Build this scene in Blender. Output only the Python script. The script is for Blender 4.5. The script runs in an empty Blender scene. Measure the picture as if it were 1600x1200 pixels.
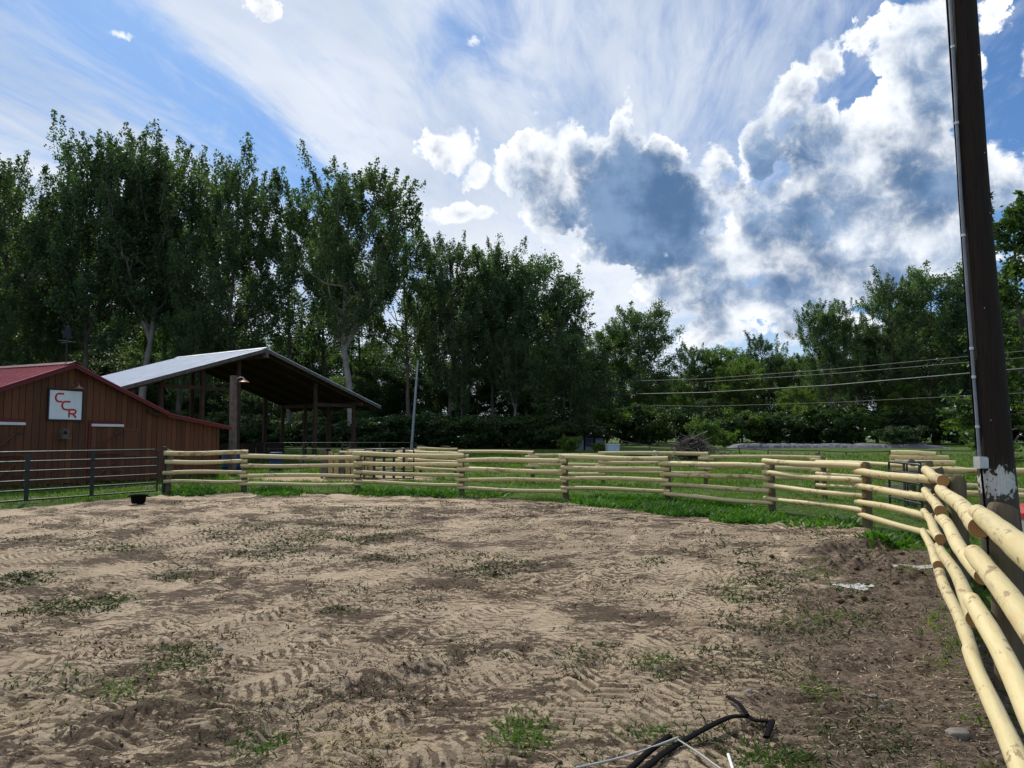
import bpy, math, random
import numpy as np
from mathutils import Vector, Matrix, Euler
random.seed(7)
RNG = np.random.default_rng(7)
scene = bpy.context.scene
COL = scene.collection
R = math.radians

# ------------------------------------------------------------------ camera
FPX = 1164.0                                   # focal length in photo pixels (1600 wide)
PITCH = math.atan(85 / FPX)
CAM_H = 1.62
cam_d = bpy.data.cameras.new('camera')
cam = bpy.data.objects.new('camera', cam_d)
COL.objects.link(cam)
cam.location = (0, 0, CAM_H)
cam.rotation_euler = (math.pi / 2 + PITCH, 0, 0)
cam_d.sensor_width = 36
cam_d.lens = 36 * FPX / 1600
cam_d.clip_end = 5000
scene.camera = cam

# ------------------------------------------------------------------ exposure, sun
scene.view_settings.view_transform = 'Standard'
scene.view_settings.look = 'None'
scene.view_settings.exposure = 0.22
scene.view_settings.gamma = 1
scene.view_settings.use_curve_mapping = False
scene.cycles.use_denoising = True
scene.cycles.max_bounces = 6
scene.cycles.diffuse_bounces = 4
scene.cycles.transmission_bounces = 3
scene.cycles.transparent_max_bounces = 6
SUN_AZ, SUN_EL = R(-26), R(46)
sun_d = bpy.data.lights.new('sun', 'SUN')
sun_d.energy = 3.5
sun_d.angle = R(0.53)
sun_d.color = (1.0, 0.95, 0.86)
sun = bpy.data.objects.new('sun', sun_d)
COL.objects.link(sun)
sdir = Vector((math.sin(SUN_AZ) * math.cos(SUN_EL), math.cos(SUN_AZ) * math.cos(SUN_EL), math.sin(SUN_EL)))
sun.rotation_euler = (-sdir).to_track_quat('-Z', 'Y').to_euler()


# ------------------------------------------------------------------ node helper
class NT:
    def __init__(s, tree):
        s.t = tree

    def node(s, typ, **kw):
        n = s.t.nodes.new(typ)
        for k, v in kw.items():
            setattr(n, k, v)
        return n

    def put(s, sock, v):
        if hasattr(v, 'is_linked') or hasattr(v, 'links'):
            s.t.links.new(v, sock)
        elif v is not None:
            if sock.type == 'RGBA' and len(v) == 3:
                v = (*v, 1)
            sock.default_value = v

    def math(s, op, a, b=None, c=None, clamp=False):
        n = s.node('ShaderNodeMath', operation=op, use_clamp=clamp)
        for i, v in enumerate((a, b, c)):
            if v is not None:
                s.put(n.inputs[i], v)
        return n.outputs[0]

    def vmath(s, op, a, b=None, scale=None):
        n = s.node('ShaderNodeVectorMath', operation=op)
        s.put(n.inputs[0], a)
        if b is not None:
            s.put(n.inputs[1], b)
        if scale is not None:
            s.put(n.inputs['Scale'], scale)
        return n.outputs['Value'] if op in ('LENGTH', 'DOT_PRODUCT', 'DISTANCE') else n.outputs[0]

    def noise(s, vec, scale=5, detail=4, rough=0.5, dist=0.0, color=False, dims='3D', lac=2.0):
        n = s.node('ShaderNodeTexNoise', noise_dimensions=dims)
        s.put(n.inputs['Vector'], vec)
        for k, v in (('Scale', scale), ('Detail', detail), ('Roughness', rough), ('Distortion', dist), ('Lacunarity', lac)):
            s.put(n.inputs[k], v)
        return n.outputs['Color' if color else 'Fac']

    def voronoi(s, vec, scale=5, feature='F1', out='Distance', rand=1.0, dims='3D'):
        n = s.node('ShaderNodeTexVoronoi', feature=feature, voronoi_dimensions=dims)
        s.put(n.inputs['Vector'], vec)
        n.inputs['Scale'].default_value = scale
        n.inputs['Randomness'].default_value = rand
        return n.outputs[out]

    def smooth(s, v, a, b, lo=0.0, hi=1.0, kind='SMOOTHSTEP'):
        n = s.node('ShaderNodeMapRange', interpolation_type=kind)
        s.put(n.inputs[0], v)
        for i, x in enumerate((a, b, lo, hi)):
            s.put(n.inputs[i + 1], x)
        return n.outputs[0]

    def mix(s, f, a, b, blend='MIX'):
        n = s.node('ShaderNodeMix', data_type='RGBA', blend_type=blend)
        s.put(n.inputs[0], f)
        s.put(n.inputs[6], a)
        s.put(n.inputs[7], b)
        return n.outputs[2]

    def ramp(s, v, stops, interp='LINEAR'):
        n = s.node('ShaderNodeValToRGB')
        s.put(n.inputs[0], v)
        e = n.color_ramp.elements
        n.color_ramp.interpolation = interp
        while len(e) < len(stops):
            e.new(0.5)
        for el, (p, c) in zip(e, stops):
            el.position = p
            el.color = (c, c, c, 1) if isinstance(c, (int, float)) else (*c, 1)
        return n.outputs[0]

    def mapping(s, vec, scale=(1, 1, 1), loc=(0, 0, 0), rot=(0, 0, 0)):
        n = s.node('ShaderNodeMapping')
        s.put(n.inputs[0], vec)
        n.inputs['Location'].default_value = loc
        n.inputs['Rotation'].default_value = rot
        n.inputs['Scale'].default_value = scale
        return n.outputs[0]

    def sep(s, v):
        n = s.node('ShaderNodeSeparateXYZ')
        s.put(n.inputs[0], v)
        return n.outputs

    def comb(s, x, y, z):
        n = s.node('ShaderNodeCombineXYZ')
        for i, v in enumerate((x, y, z)):
            s.put(n.inputs[i], v)
        return n.outputs[0]


# ------------------------------------------------------------------ pixel <-> place
CP, SP = math.cos(PITCH), math.sin(PITCH)


def ray(px, py):
    a, b = (px - 800) / FPX, (600 - py) / FPX
    return a, CP - b * SP, SP + b * CP


def azel(px, py):
    x, y, z = ray(px, py)
    return math.atan2(x, y), math.atan2(z, math.hypot(x, y))


def at(px, py, Y):
    x, y, z = ray(px, py)
    t = Y / y
    return Vector((x * t, Y, CAM_H + z * t))


# ------------------------------------------------------------------ sky with clouds
world = bpy.data.worlds.new('World')
scene.world = world
world.use_nodes = True
wt = world.node_tree
wt.nodes.clear()
W = NT(wt)
SKY_STRENGTH = 0.1


def cloud_group():
    g = bpy.data.node_groups.new('cloud_density', 'ShaderNodeTree')
    g.interface.new_socket('A', in_out='INPUT', socket_type='NodeSocketVector')
    g.interface.new_socket('D', in_out='OUTPUT', socket_type='NodeSocketFloat')
    N = NT(g)
    gi, go = N.node('NodeGroupInput'), N.node('NodeGroupOutput')
    A = gi.outputs[0]
    warp = N.noise(A, 9, 3, 0.5, color=True)
    warp = N.vmath('SCALE', N.vmath('SUBTRACT', warp, (0.5, 0.5, 0.5)), scale=0.05)
    B = N.vmath('ADD', A, warp)
    blobs = [(955, 305, 105, 105), (890, 235, 36, 60), (1050, 335, 110, 85), (972, 215, 24, 60), (810, 262, 62, 36),
             (870, 320, 60, 60), (1040, 250, 55, 40), (1110, 255, 45, 45), (1165, 330, 40, 60),
             (1185, 225, 50, 60), (1300, 310, 150, 80), (1375, 215, 60, 80), (1425, 60, 80, 60), (1455, 140, 70, 70),
             (1230, 165, 60, 45), (1430, 300, 110, 100), (1545, 280, 70, 60), (1550, 30, 30, 36), (1605, 95, 26, 36), (1270, 220, 90, 50),
             (1150, 415, 130, 62), (1230, 455, 150, 62), (1090, 400, 100, 48), (1370, 385, 150, 75), (1345, 455, 80, 40), (1450, 400, 90, 60),
             (1120, 525, 90, 26), (1290, 510, 90, 34), (1040, 450, 60, 26), (835, 250, 55, 48), (725, 332, 56, 22), (700, 225, 56, 34), (745, 262, 26, 24), (408, 6, 46, 18), (188, 45, 22, 8), (738, 66, 22, 13),
             (1000, 392, 130, 20), (1300, 100, 22, 26),
             (-150, 420, 160, 60), (-420, 330, 200, 80), (1900, 330, 200, 90), (2300, 240, 160, 110), (1760, 180, 90, 60)]
    best = None
    for px, py, wx, wy in blobs:
        a, e = azel(px, py)
        v = N.vmath('SUBTRACT', B, (a, e, 0))
        v = N.vmath('MULTIPLY', v, (FPX / wx, FPX / wy, 0))
        f = N.math('SUBTRACT', 1.0, N.vmath('LENGTH', v))
        sz = min(1.0, 0.35 + min(wx, wy) / 110.0)
        f = N.math('MULTIPLY', f, sz)
        best = f if best is None else N.math('MAXIMUM', best, f)
    # scattered cumulus all round the horizon, outside the view as well
    az = N.sep(A)[0]
    gen = N.noise(N.mapping(A, (1, 1.7, 1), (3.1, 0.4, 0)), 2.6, 2, 0.5)
    side = N.smooth(N.math('ABSOLUTE', az), 0.72, 0.95)
    gen = N.math('ADD', N.math('MULTIPLY', N.math('SUBTRACT', gen, 0.54), 5.0), N.math('MULTIPLY', N.math('SUBTRACT', side, 1.0), 4.0))
    best = N.math('MAXIMUM', best, gen)
    best = N.math('MAXIMUM', best, -1.5)
    n1 = N.noise(A, 9, 10, 0.62, 0.25)
    A2 = N.vmath('ADD', A, N.vmath('SCALE', N.vmath('SUBTRACT', N.noise(A, 30, 5, 0.65, color=True), (0.5, 0.5, 0.5)), scale=0.035))
    bil = N.voronoi(A2, 26, 'SMOOTH_F1')
    bil2 = N.voronoi(A2, 62)
    n2 = N.noise(A, 60, 6, 0.7)
    d = N.math('ADD', best, N.math('MULTIPLY', N.math('SUBTRACT', n1, 0.5), 1.9))
    d = N.math('ADD', d, N.math('MULTIPLY', N.math('SUBTRACT', 0.40, bil), 0.42))
    d = N.math('ADD', d, N.math('MULTIPLY', N.math('SUBTRACT', 0.42, bil2), 0.20))
    d = N.math('ADD', d, N.math('MULTIPLY', N.math('SUBTRACT', n2, 0.5), 0.45))
    N.t.links.new(d, go.inputs[0])
    return g


def build_world():
    tc = W.node('ShaderNodeTexCoord')
    d = tc.outputs['Generated']
    x, y, z = W.sep(d)
    zc = W.math('MAXIMUM', z, -1.0)
    az = W.math('ARCTAN2', x, y)
    el = W.math('ARCSINE', zc)
    A = W.comb(az, el, 0.0)
    sky = W.node('ShaderNodeTexSky', sky_type='NISHITA', sun_disc=False)
    sky.sun_elevation = SUN_EL
    sky.sun_rotation = SUN_AZ
    sky.air_density = 1.0
    sky.dust_density = 0.6
    sky.ozone_density = 2.0
    k = 1.0 / SKY_STRENGTH
    C = lambda r, g, b: (r * k, g * k, b * k)
    base = W.mix(1.0, sky.outputs[0], (0.50, 0.72, 0.95), 'MULTIPLY')
    # cirrus on a high plane, streaks running towards azimuth +10 degrees
    th = R(10)
    zz = W.math('MAXIMUM', z, 0.045)
    cl = W.math('DIVIDE', W.math('SUBTRACT', W.math('MULTIPLY', x, math.cos(th)), W.math('MULTIPLY', y, math.sin(th))), zz)
    ln = W.math('DIVIDE', W.math('ADD', W.math('MULTIPLY', x, math.sin(th)), W.math('MULTIPLY', y, math.cos(th))), zz)
    Q = W.comb(cl, ln, 0.0)
    wisp = W.noise(W.mapping(Q, (2.2, 0.75, 1), (0.3, 1.7, 0)), 1.5, 9, 0.64, 1.6)
    soft = W.noise(W.mapping(Q, (1.0, 0.5, 1), (4.3, 0.7, 0)), 1.1, 4, 0.55, 0.4)
    wob = W.math('MULTIPLY', W.math('SUBTRACT', W.noise(W.mapping(Q, (1, 0.5, 1)), 1.3, 6, 0.6), 0.5), 0.42)
    cc = W.math('ADD', cl, wob)
    f = W.smooth(cc, -3.0, 1.5, kind='LINEAR')
    P = lambda c: (c + 3.0) / 4.5
    cov = W.ramp(f, [(0, 0.8), (P(-2.2), 0.80), (P(-1.85), 0.62), (P(-1.62), 0.66), (P(-1.42), 0.30), (P(-1.2), 0.10), (P(-1.06), 0.80),
                     (P(-0.75), 0.86), (P(-0.5), 0.70), (P(-0.15), 0.74), (P(0.35), 0.60), (P(0.62), 0.32), (P(0.85), 0.04), (1, 0.0)])
    cov = W.math('ADD', cov, W.math('MULTIPLY', W.math('SUBTRACT', wisp, 0.5), 1.15))
    cov = W.math('ADD', cov, W.math('MULTIPLY', W.math('SUBTRACT', soft, 0.5), 0.5))
    hole = W.vmath('LENGTH', W.vmath('MULTIPLY', W.vmath('SUBTRACT', W.vmath('ADD', A, W.vmath('SCALE', W.noise(A, 8, 5, 0.6, color=True), scale=0.12)),
                                                          (azel(745, 40)[0] + 0.06, azel(745, 40)[1] + 0.06, 0)), (10, 13, 0)))
    cov = W.math('SUBTRACT', cov, W.smooth(hole, 1.2, 0.3, 0, 0.36))
    fine = W.noise(W.mapping(Q, (5.0, 1.1, 1), (2.3, 0.7, 0), (0, 0, R(8))), 2.2, 8, 0.66, 1.2)
    cov = W.math('ADD', cov, W.math('MULTIPLY', W.math('SUBTRACT', fine, 0.5), 0.55))
    cov = W.smooth(cov, 0.08, 0.92, 0, 0.94)
    cirrus = W.mix(W.smooth(soft, 0.3, 0.7), C(0.47, 0.55, 0.68), C(0.76, 0.80, 0.87))
    col = W.mix(cov, base, cirrus)
    # bright veil low towards the sun side
    gl = W.vmath('LENGTH', W.vmath('MULTIPLY', W.vmath('SUBTRACT', A, (*azel(850, 430), 0)), (3.0, 4.4, 0)))
    col = W.mix(W.smooth(gl, 1.0, 0.0, 0, 0.62), col, C(0.86, 0.88, 0.90))
    veil = W.smooth(el, 0.19, 0.03, 0, 0.85)
    col = W.mix(veil, col, C(0.72, 0.80, 0.90))
    # backlit cumulus
    grp = cloud_group()
    g1 = W.node('ShaderNodeGroup')
    g1.node_tree = grp
    W.put(g1.inputs[0], A)
    g2 = W.node('ShaderNodeGroup')
    g2.node_tree = grp
    W.put(g2.inputs[0], W.vmath('ADD', A, (-0.012, 0.024, 0)))
    D, Ds = g1.outputs[0], g2.outputs[0]
    alpha = W.smooth(D, 0.0, W.smooth(W.noise(A, 14, 3, 0.5), 0.35, 0.7, 0.07, 0.42))
    tex = W.smooth(W.noise(A, 34, 7, 0.66, 0.4), 0.3, 0.7, 0.45, 1.6)
    # how deep the cloud banks are: the big ones shade themselves
    deep = None
    for px, py, wx, wy, k_ in ((1000, 330, 120, 105, 1.7), (1185, 250, 70, 70, 1.0), (1250, 345, 95, 40, 0.5), (1400, 320, 90, 50, 0.3), (1190, 455, 95, 26, 0.5), (1000, 250, 120, 60, 0.6), (1310, 300, 40, 30, 0.4)):
        a_, e_ = azel(px, py)
        v = W.vmath('MULTIPLY', W.vmath('SUBTRACT', A, (a_, e_, 0)), (FPX / wx, FPX / wy, 0))
        gsn = W.math('MULTIPLY', W.smooth(W.vmath('LENGTH', v), 1.25, 0.35), k_)
        deep = gsn if deep is None else W.math('MAXIMUM', deep, gsn)
    fl = W.smooth(W.noise(A, 9, 4, 0.55), 0.40, 0.62, 0.06, 0.42)
    deep = W.math('ADD', deep, fl)
    thick = W.math('ADD', W.math('MULTIPLY', W.math('MAXIMUM', Ds, 0.0), 3.0), W.math('MULTIPLY', W.math('MAXIMUM', W.math('SUBTRACT', D, 0.12), 0.0), 1.6))
    tr = W.math('POWER', 2.718, W.math('MULTIPLY', W.math('MULTIPLY', W.math('MULTIPLY', thick, deep), tex), -1.8))
    body = W.mix(W.smooth(W.noise(A, 11, 6, 0.6), 0.35, 0.65), C(0.085, 0.165, 0.31), C(0.21, 0.32, 0.50))
    lit = W.mix(W.noise(A, 25, 5, 0.6), C(0.80, 0.86, 0.94), C(1.05, 1.04, 1.02))
    ccol = W.mix(tr, body, lit)
    col = W.mix(alpha, col, ccol)
    # below the horizon
    col = W.mix(W.smooth(z, -0.02, -0.06), col, C(0.12, 0.12, 0.09))
    bg = W.node('ShaderNodeBackground')
    W.put(bg.inputs[0], col)
    bg.inputs[1].default_value = SKY_STRENGTH
    out = W.node('ShaderNodeOutputWorld')
    wt.links.new(bg.outputs[0], out.inputs[0])


build_world()
world.cycles.sampling_method = 'MANUAL'
world.cycles.sample_map_resolution = 512


# ------------------------------------------------------------------ materials
def material(name, build, rough=0.8, spec=0.3):
    m = bpy.data.materials.new(name)
    m.use_nodes = True
    N = NT(m.node_tree)
    b = m.node_tree.nodes['Principled BSDF']
    b.inputs['Roughness'].default_value = rough
    b.inputs['Specular IOR Level'].default_value = spec
    build(N, b)
    return m


def bump(N, b, h, strength=0.5, dist=0.02):
    n = N.node('ShaderNodeBump')
    n.inputs['Strength'].default_value = strength
    n.inputs['Distance'].default_value = dist
    N.put(n.inputs['Height'], h)
    N.t.links.new(n.outputs[0], b.inputs['Normal'])


def obj_co(N):
    return N.node('ShaderNodeTexCoord').outputs['Object']


def rnd(N):
    return N.node('ShaderNodeObjectInfo').outputs['Random']


def shift_co(N):
    c = obj_co(N)
    return N.vmath('ADD', c, N.comb(N.math('MULTIPLY', rnd(N), 37.0), N.math('MULTIPLY', rnd(N), 13.0), 0.0))


def mk_peeled(N, b):          # peeled lodgepole rail: along local X
    c = shift_co(N)
    st = N.noise(N.mapping(c, (1.2, 14, 14)), 3, 6, 0.6)
    col = N.mix(st, (0.52, 0.425, 0.215), (0.68, 0.600, 0.355))
    patch = N.noise(N.mapping(c, (2.0, 5, 5)), 1.6, 3, 0.5)
    col = N.mix(N.smooth(patch, 0.55, 0.75, 0, 0.5), col, (0.60, 0.37, 0.16))
    bark = N.noise(N.mapping(c, (3.2, 8, 8)), 2.0, 7, 0.66)
    bark2 = N.noise(N.mapping(c, (1, 1, 1)), 1.3, 2)
    bm = N.smooth(N.math('ADD', bark, N.math('MULTIPLY', N.math('SUBTRACT', bark2, 0.5), 0.60)), 0.585, 0.645)
    col = N.mix(N.math('MULTIPLY', bm, 0.72), col, (0.21, 0.125, 0.07))
    gs = N.noise(N.mapping(c, (0.9, 8, 8), (5, 0, 0)), 2.0, 5, 0.6)
    col = N.mix(N.smooth(gs, 0.55, 0.75, 0, 0.55), col, (0.36, 0.32, 0.25))
    ck = N.noise(N.mapping(c, (0.7, 40, 40)), 2.0, 4, 0.6)
    col = N.mix(N.smooth(ck, 0.67, 0.72, 0, 0.7), col, (0.16, 0.10, 0.06))
    kn = N.voronoi(N.mapping(c, (2.2, 5, 5)), 1.4)
    kk = N.smooth(kn, 0.13, 0.06)
    col = N.mix(N.math('MULTIPLY', kk, 0.7), col, (0.20, 0.10, 0.045))
    col = N.mix(1.0, col, N.mix(rnd(N), (0.88, 0.86, 0.80), (1.05, 1.04, 1.0)), 'MULTIPLY')
    N.put(b.inputs['Base Color'], col)
    bump(N, b, N.math('ADD', st, N.math('MULTIPLY', bm, 0.8)), 0.35, 0.01)


def mk_cut(N, b):             # sawn end
    c = obj_co(N)
    r = N.vmath('LENGTH', N.vmath('MULTIPLY', c, (0, 1, 1)))
    rings = N.math('SINE', N.math('MULTIPLY', N.math('ADD', r, N.math('MULTIPLY', N.noise(c, 12), 0.02)), 420))
    N.put(b.inputs['Base Color'], N.mix(N.smooth(rings, -1, 1), (0.30, 0.155, 0.06), (0.40, 0.22, 0.09)))


def mk_post(N, b):            # weathered round post: along local Z
    c = shift_co(N)
    st = N.noise(N.mapping(c, (16, 16, 1.1)), 3, 7, 0.62)
    col = N.mix(st, (0.065, 0.050, 0.032), (0.20, 0.16, 0.105))
    g = N.noise(c, 3, 3)
    col = N.mix(N.smooth(g, 0.45, 0.7, 0, 0.6), col, (0.13, 0.12, 0.075))
    N.put(b.inputs['Base Color'], col)
    bump(N, b, st, 0.6, 0.012)


def mk_pole(N, b):            # creosote utility pole: along local Z
    c = obj_co(N)
    st = N.noise(N.mapping(c, (22, 22, 0.55)), 2.2, 9, 0.68)
    st2 = N.noise(N.mapping(c, (60, 60, 2.2)), 1.5, 5, 0.7)
    col = N.mix(st, (0.006, 0.0042, 0.0036), (0.036, 0.021, 0.015))
    zz = N.sep(c)[2]
    col = N.mix(N.smooth(N.math('ADD', zz, N.math('MULTIPLY', N.math('SUBTRACT', st, 0.5), 1.2)), 1.5, 0.9, 0, 0.75), col, N.mix(st, (0.05, 0.045, 0.037), (0.17, 0.15, 0.12)))
    col = N.mix(N.smooth(st2, 0.60, 0.70, 0, 0.85), col, (0.012, 0.009, 0.007))
    # old white paint patch facing the arena
    q = N.vmath('SUBTRACT', c, (-0.125, -0.20, 1.14))
    e = N.vmath('LENGTH', N.vmath('MULTIPLY', q, (5.2, 2.2, 5.6)))
    e = N.math('ADD', e, N.math('MULTIPLY', N.math('SUBTRACT', N.noise(N.mapping(c, (11, 11, 7)), 2.4, 6, 0.65), 0.5), 2.6))
    pm = N.smooth(e, 0.86, 0.74)
    col = N.mix(N.math('MULTIPLY', pm, 0.92), col, N.mix(N.noise(c, 30), (0.55, 0.55, 0.53), (0.8, 0.8, 0.78)))
    N.put(b.inputs['Base Color'], col)
    bump(N, b, N.math('SUBTRACT', st, N.math('MULTIPLY', N.smooth(st2, 0.58, 0.7), 1.0)), 0.9, 0.03)


def mk_barnwood(N, b):        # boards along local Z
    c = shift_co(N)
    st = N.noise(N.mapping(c, (30, 30, 1.3)), 2, 7, 0.62)
    col = N.mix(st, (0.072, 0.029, 0.015), (0.220, 0.089, 0.044))
    col = N.mix(1.0, col, N.mix(rnd(N), (0.72, 0.70, 0.70), (1.2, 1.15, 1.1)), 'MULTIPLY')
    w = N.noise(N.mapping(c, (6, 6, 0.7)), 1.6, 4)
    col = N.mix(N.smooth(w, 0.5, 0.78, 0, 0.55), col, (0.10, 0.075, 0.055))
    N.put(b.inputs['Base Color'], col)
    bump(N, b, st, 0.4, 0.01)


def flat(col, rough=0.6, var=0.25, scale=4.0, metal=0.0, rust=None, spec=0.4, bmp=0.0):
    def f(N, b):
        c = shift_co(N)
        n = N.noise(c, scale, 6, 0.6)
        lo = tuple(x * (1 - var) for x in col)
        hi = tuple(min(1, x * (1 + var)) for x in col)
        cc = N.mix(N.smooth(n, 0.25, 0.75), lo, hi)
        if rust:
            r = N.noise(c, scale * 2.3, 8, 0.7)
            cc = N.mix(N.smooth(r, rust[1], rust[1] + 0.12), cc, rust[0])
        N.put(b.inputs['Base Color'], cc)
        b.inputs['Metallic'].default_value = metal
        N.put(b.inputs['Roughness'], N.smooth(n, 0.2, 0.8, rough * 0.8, min(1, rough * 1.2)))
        if bmp:
            bump(N, b, n, 0.4, bmp)
    return f


def leafmat(name, dark, light, trans=0.35, spec=0.25):
    m = bpy.data.materials.new(name)
    m.use_nodes = True
    N = NT(m.node_tree)
    N.t.nodes.clear()
    geo = N.node('ShaderNodeNewGeometry')
    isl = geo.outputs['Random Per Island']
    col = N.mix(isl, dark, light)
    cl = N.noise(N.node('ShaderNodeTexCoord').outputs['Object'], 0.45, 3, 0.6)
    col = N.mix(1.0, col, N.mix(N.smooth(cl, 0.3, 0.7), (0.62, 0.70, 0.72), (1.30, 1.22, 1.05)), 'MULTIPLY')
    rr = rnd(N)
    col = N.mix(1.0, col, N.mix(rr, (0.82, 0.86, 0.95), (1.18, 1.12, 0.96)), 'MULTIPLY')
    d = N.node('ShaderNodeBsdfPrincipled')
    N.put(d.inputs['Base Color'], col)
    d.inputs['Roughness'].default_value = 0.55
    d.inputs['Specular IOR Level'].default_value = spec
    t = N.node('ShaderNodeBsdfTranslucent')
    N.put(t.inputs['Color'], N.mix(1.0, col, (1.5, 1.75, 0.6), 'MULTIPLY'))
    mx = N.node('ShaderNodeMixShader')
    mx.inputs[0].default_value = trans
    N.t.links.new(d.outputs[0], mx.inputs[1])
    N.t.links.new(t.outputs[0], mx.inputs[2])
    o = N.node('ShaderNodeOutputMaterial')
    N.t.links.new(mx.outputs[0], o.inputs[0])
    return m


M = {}
M['peeled'] = material('peeled_log', mk_peeled, 0.62, 0.35)
M['cut'] = material('sawn_end', mk_cut, 0.85, 0.2)
M['post'] = material('weathered_post', mk_post, 0.85, 0.2)
M['pole'] = material('creosote_pole', mk_pole, 0.8, 0.3)
M['barnwood'] = material('barn_boards', mk_barnwood, 0.75, 0.25)
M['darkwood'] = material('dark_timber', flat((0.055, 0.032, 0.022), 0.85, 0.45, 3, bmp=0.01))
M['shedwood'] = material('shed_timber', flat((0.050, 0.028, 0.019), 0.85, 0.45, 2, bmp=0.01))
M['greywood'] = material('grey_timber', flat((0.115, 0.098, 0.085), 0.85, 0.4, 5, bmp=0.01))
M['inside'] = material('dark_interior', flat((0.02, 0.014, 0.01), 0.9, 0.3, 3))
M['redroof'] = material('red_metal_roof', flat((0.33, 0.060, 0.066), 0.30, 0.16, 2.5, 0.0, ((0.24, 0.10, 0.08), 0.68), 0.9))
M['redtrim'] = material('red_trim', flat((0.115, 0.014, 0.018), 0.45, 0.2, 5))
M['whitetrim'] = material('white_trim', flat((0.72, 0.72, 0.72), 0.5, 0.08, 8))
M['conduit'] = material('grey_conduit', flat((0.20, 0.22, 0.26), 0.5, 0.2, 6, 0.2))
M['galv'] = material('galvanised_roof', flat((0.74, 0.77, 0.82), 0.32, 0.08, 1.6, 0.1, ((0.42, 0.40, 0.38), 0.72), 0.8))
M['galvpipe'] = material('galvanised_pipe', flat((0.50, 0.54, 0.58), 0.42, 0.15, 6, 0.4))
M['greypole'] = material('grey_steel_pole', flat((0.26, 0.29, 0.32), 0.5, 0.15, 6, 0.2))
M['gategreen'] = material('dull_green_gate_pipe', flat((0.026, 0.038, 0.036), 0.5, 0.3, 7, 0.1, ((0.16, 0.10, 0.06), 0.66), 0.5))
M['gateblack'] = material('black_gate_pipe', flat((0.025, 0.030, 0.038), 0.38, 0.3, 7, 0.15))
M['signwhite'] = material('sign_face', flat((0.78, 0.83, 0.88), 0.45, 0.05, 5))
M['signred'] = material('sign_red', flat((0.55, 0.018, 0.03), 0.5, 0.08, 8))
M['navy'] = material('dark_sign_frame', flat((0.02, 0.022, 0.04), 0.6, 0.2, 8))
M['lamp'] = material('copper_lamp', flat((0.34, 0.19, 0.14), 0.4, 0.15, 8, 0.3))
M['black'] = material('black_plastic', flat((0.005, 0.005, 0.006), 0.9, 0.3, 9), 0.9, 0.06)
M['palerod'] = material('pale_rod', flat((0.40, 0.40, 0.39), 0.5, 0.15, 9))
M['blue'] = material('blue_barrel', flat((0.02, 0.045, 0.13), 0.5, 0.2, 4))
M['shedwall'] = material('dull_shed_wall', flat((0.13, 0.15, 0.18), 0.7, 0.3, 3))
M['paleblue'] = material('pale_blue_tank', flat((0.38, 0.50, 0.62), 0.5, 0.12, 3))
M['cable'] = material('cable', flat((0.04, 0.05, 0.05), 0.5, 0.1, 3))
M['rock'] = material('stone', flat((0.20, 0.175, 0.155), 0.9, 0.35, 7, bmp=0.02))
M['bankstone'] = material('bank_stone', flat((0.13, 0.13, 0.145), 0.9, 0.3, 1.5, bmp=0.05))
M['stick'] = material('dead_stick', flat((0.12, 0.105, 0.095), 0.9, 0.45, 2))
M['bark'] = material('tree_bark', flat((0.11, 0.095, 0.08), 0.9, 0.4, 1.2, bmp=0.05))
M['palebark'] = material('pale_tree_bark', flat((0.24, 0.22, 0.20), 0.9, 0.35, 1.2, bmp=0.05))
M['plasticgrey'] = material('grey_plastic', flat((0.42, 0.42, 0.41), 0.6, 0.12, 4))
M['plasticred'] = material('red_plastic', flat((0.42, 0.035, 0.03), 0.5, 0.15, 6))
M['hay'] = material('hay', flat((0.42, 0.31, 0.14), 0.9, 0.4, 9, bmp=0.02))
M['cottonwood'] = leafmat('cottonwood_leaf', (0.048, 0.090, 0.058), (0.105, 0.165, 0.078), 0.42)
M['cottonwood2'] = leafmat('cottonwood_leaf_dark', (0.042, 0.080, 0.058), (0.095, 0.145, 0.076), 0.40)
M['brightleaf'] = leafmat('bright_leaf', (0.060, 0.110, 0.030), (0.120, 0.185, 0.048), 0.45)
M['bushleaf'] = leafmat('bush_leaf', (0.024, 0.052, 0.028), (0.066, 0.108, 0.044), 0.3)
M['needle'] = leafmat('loose_leaf', (0.030, 0.066, 0.028), (0.085, 0.14, 0.045), 0.36)
M['grass'] = leafmat('grass_blade', (0.042, 0.090, 0.013), (0.120, 0.200, 0.028), 0.38)
M['lush'] = leafmat('lush_weed_leaf', (0.032, 0.10, 0.010), (0.085, 0.20, 0.022), 0.34)
M['weed'] = leafmat('arena_weed_leaf', (0.016, 0.032, 0.009), (0.055, 0.088, 0.024), 0.15, 0.05)
M['brightweed'] = leafmat('bright_weed_leaf', (0.045, 0.10, 0.015), (0.12, 0.20, 0.03), 0.3, 0.08)
M['deadweed'] = leafmat('dead_weed', (0.026, 0.016, 0.012), (0.105, 0.064, 0.044), 0.05, 0.04)
M['straw'] = leafmat('dry_straw', (0.22, 0.16, 0.06), (0.50, 0.40, 0.19), 0.1, 0.1)
M['chip'] = leafmat('wood_chip', (0.06, 0.045, 0.03), (0.42, 0.34, 0.25), 0.0, 0.1)


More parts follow.
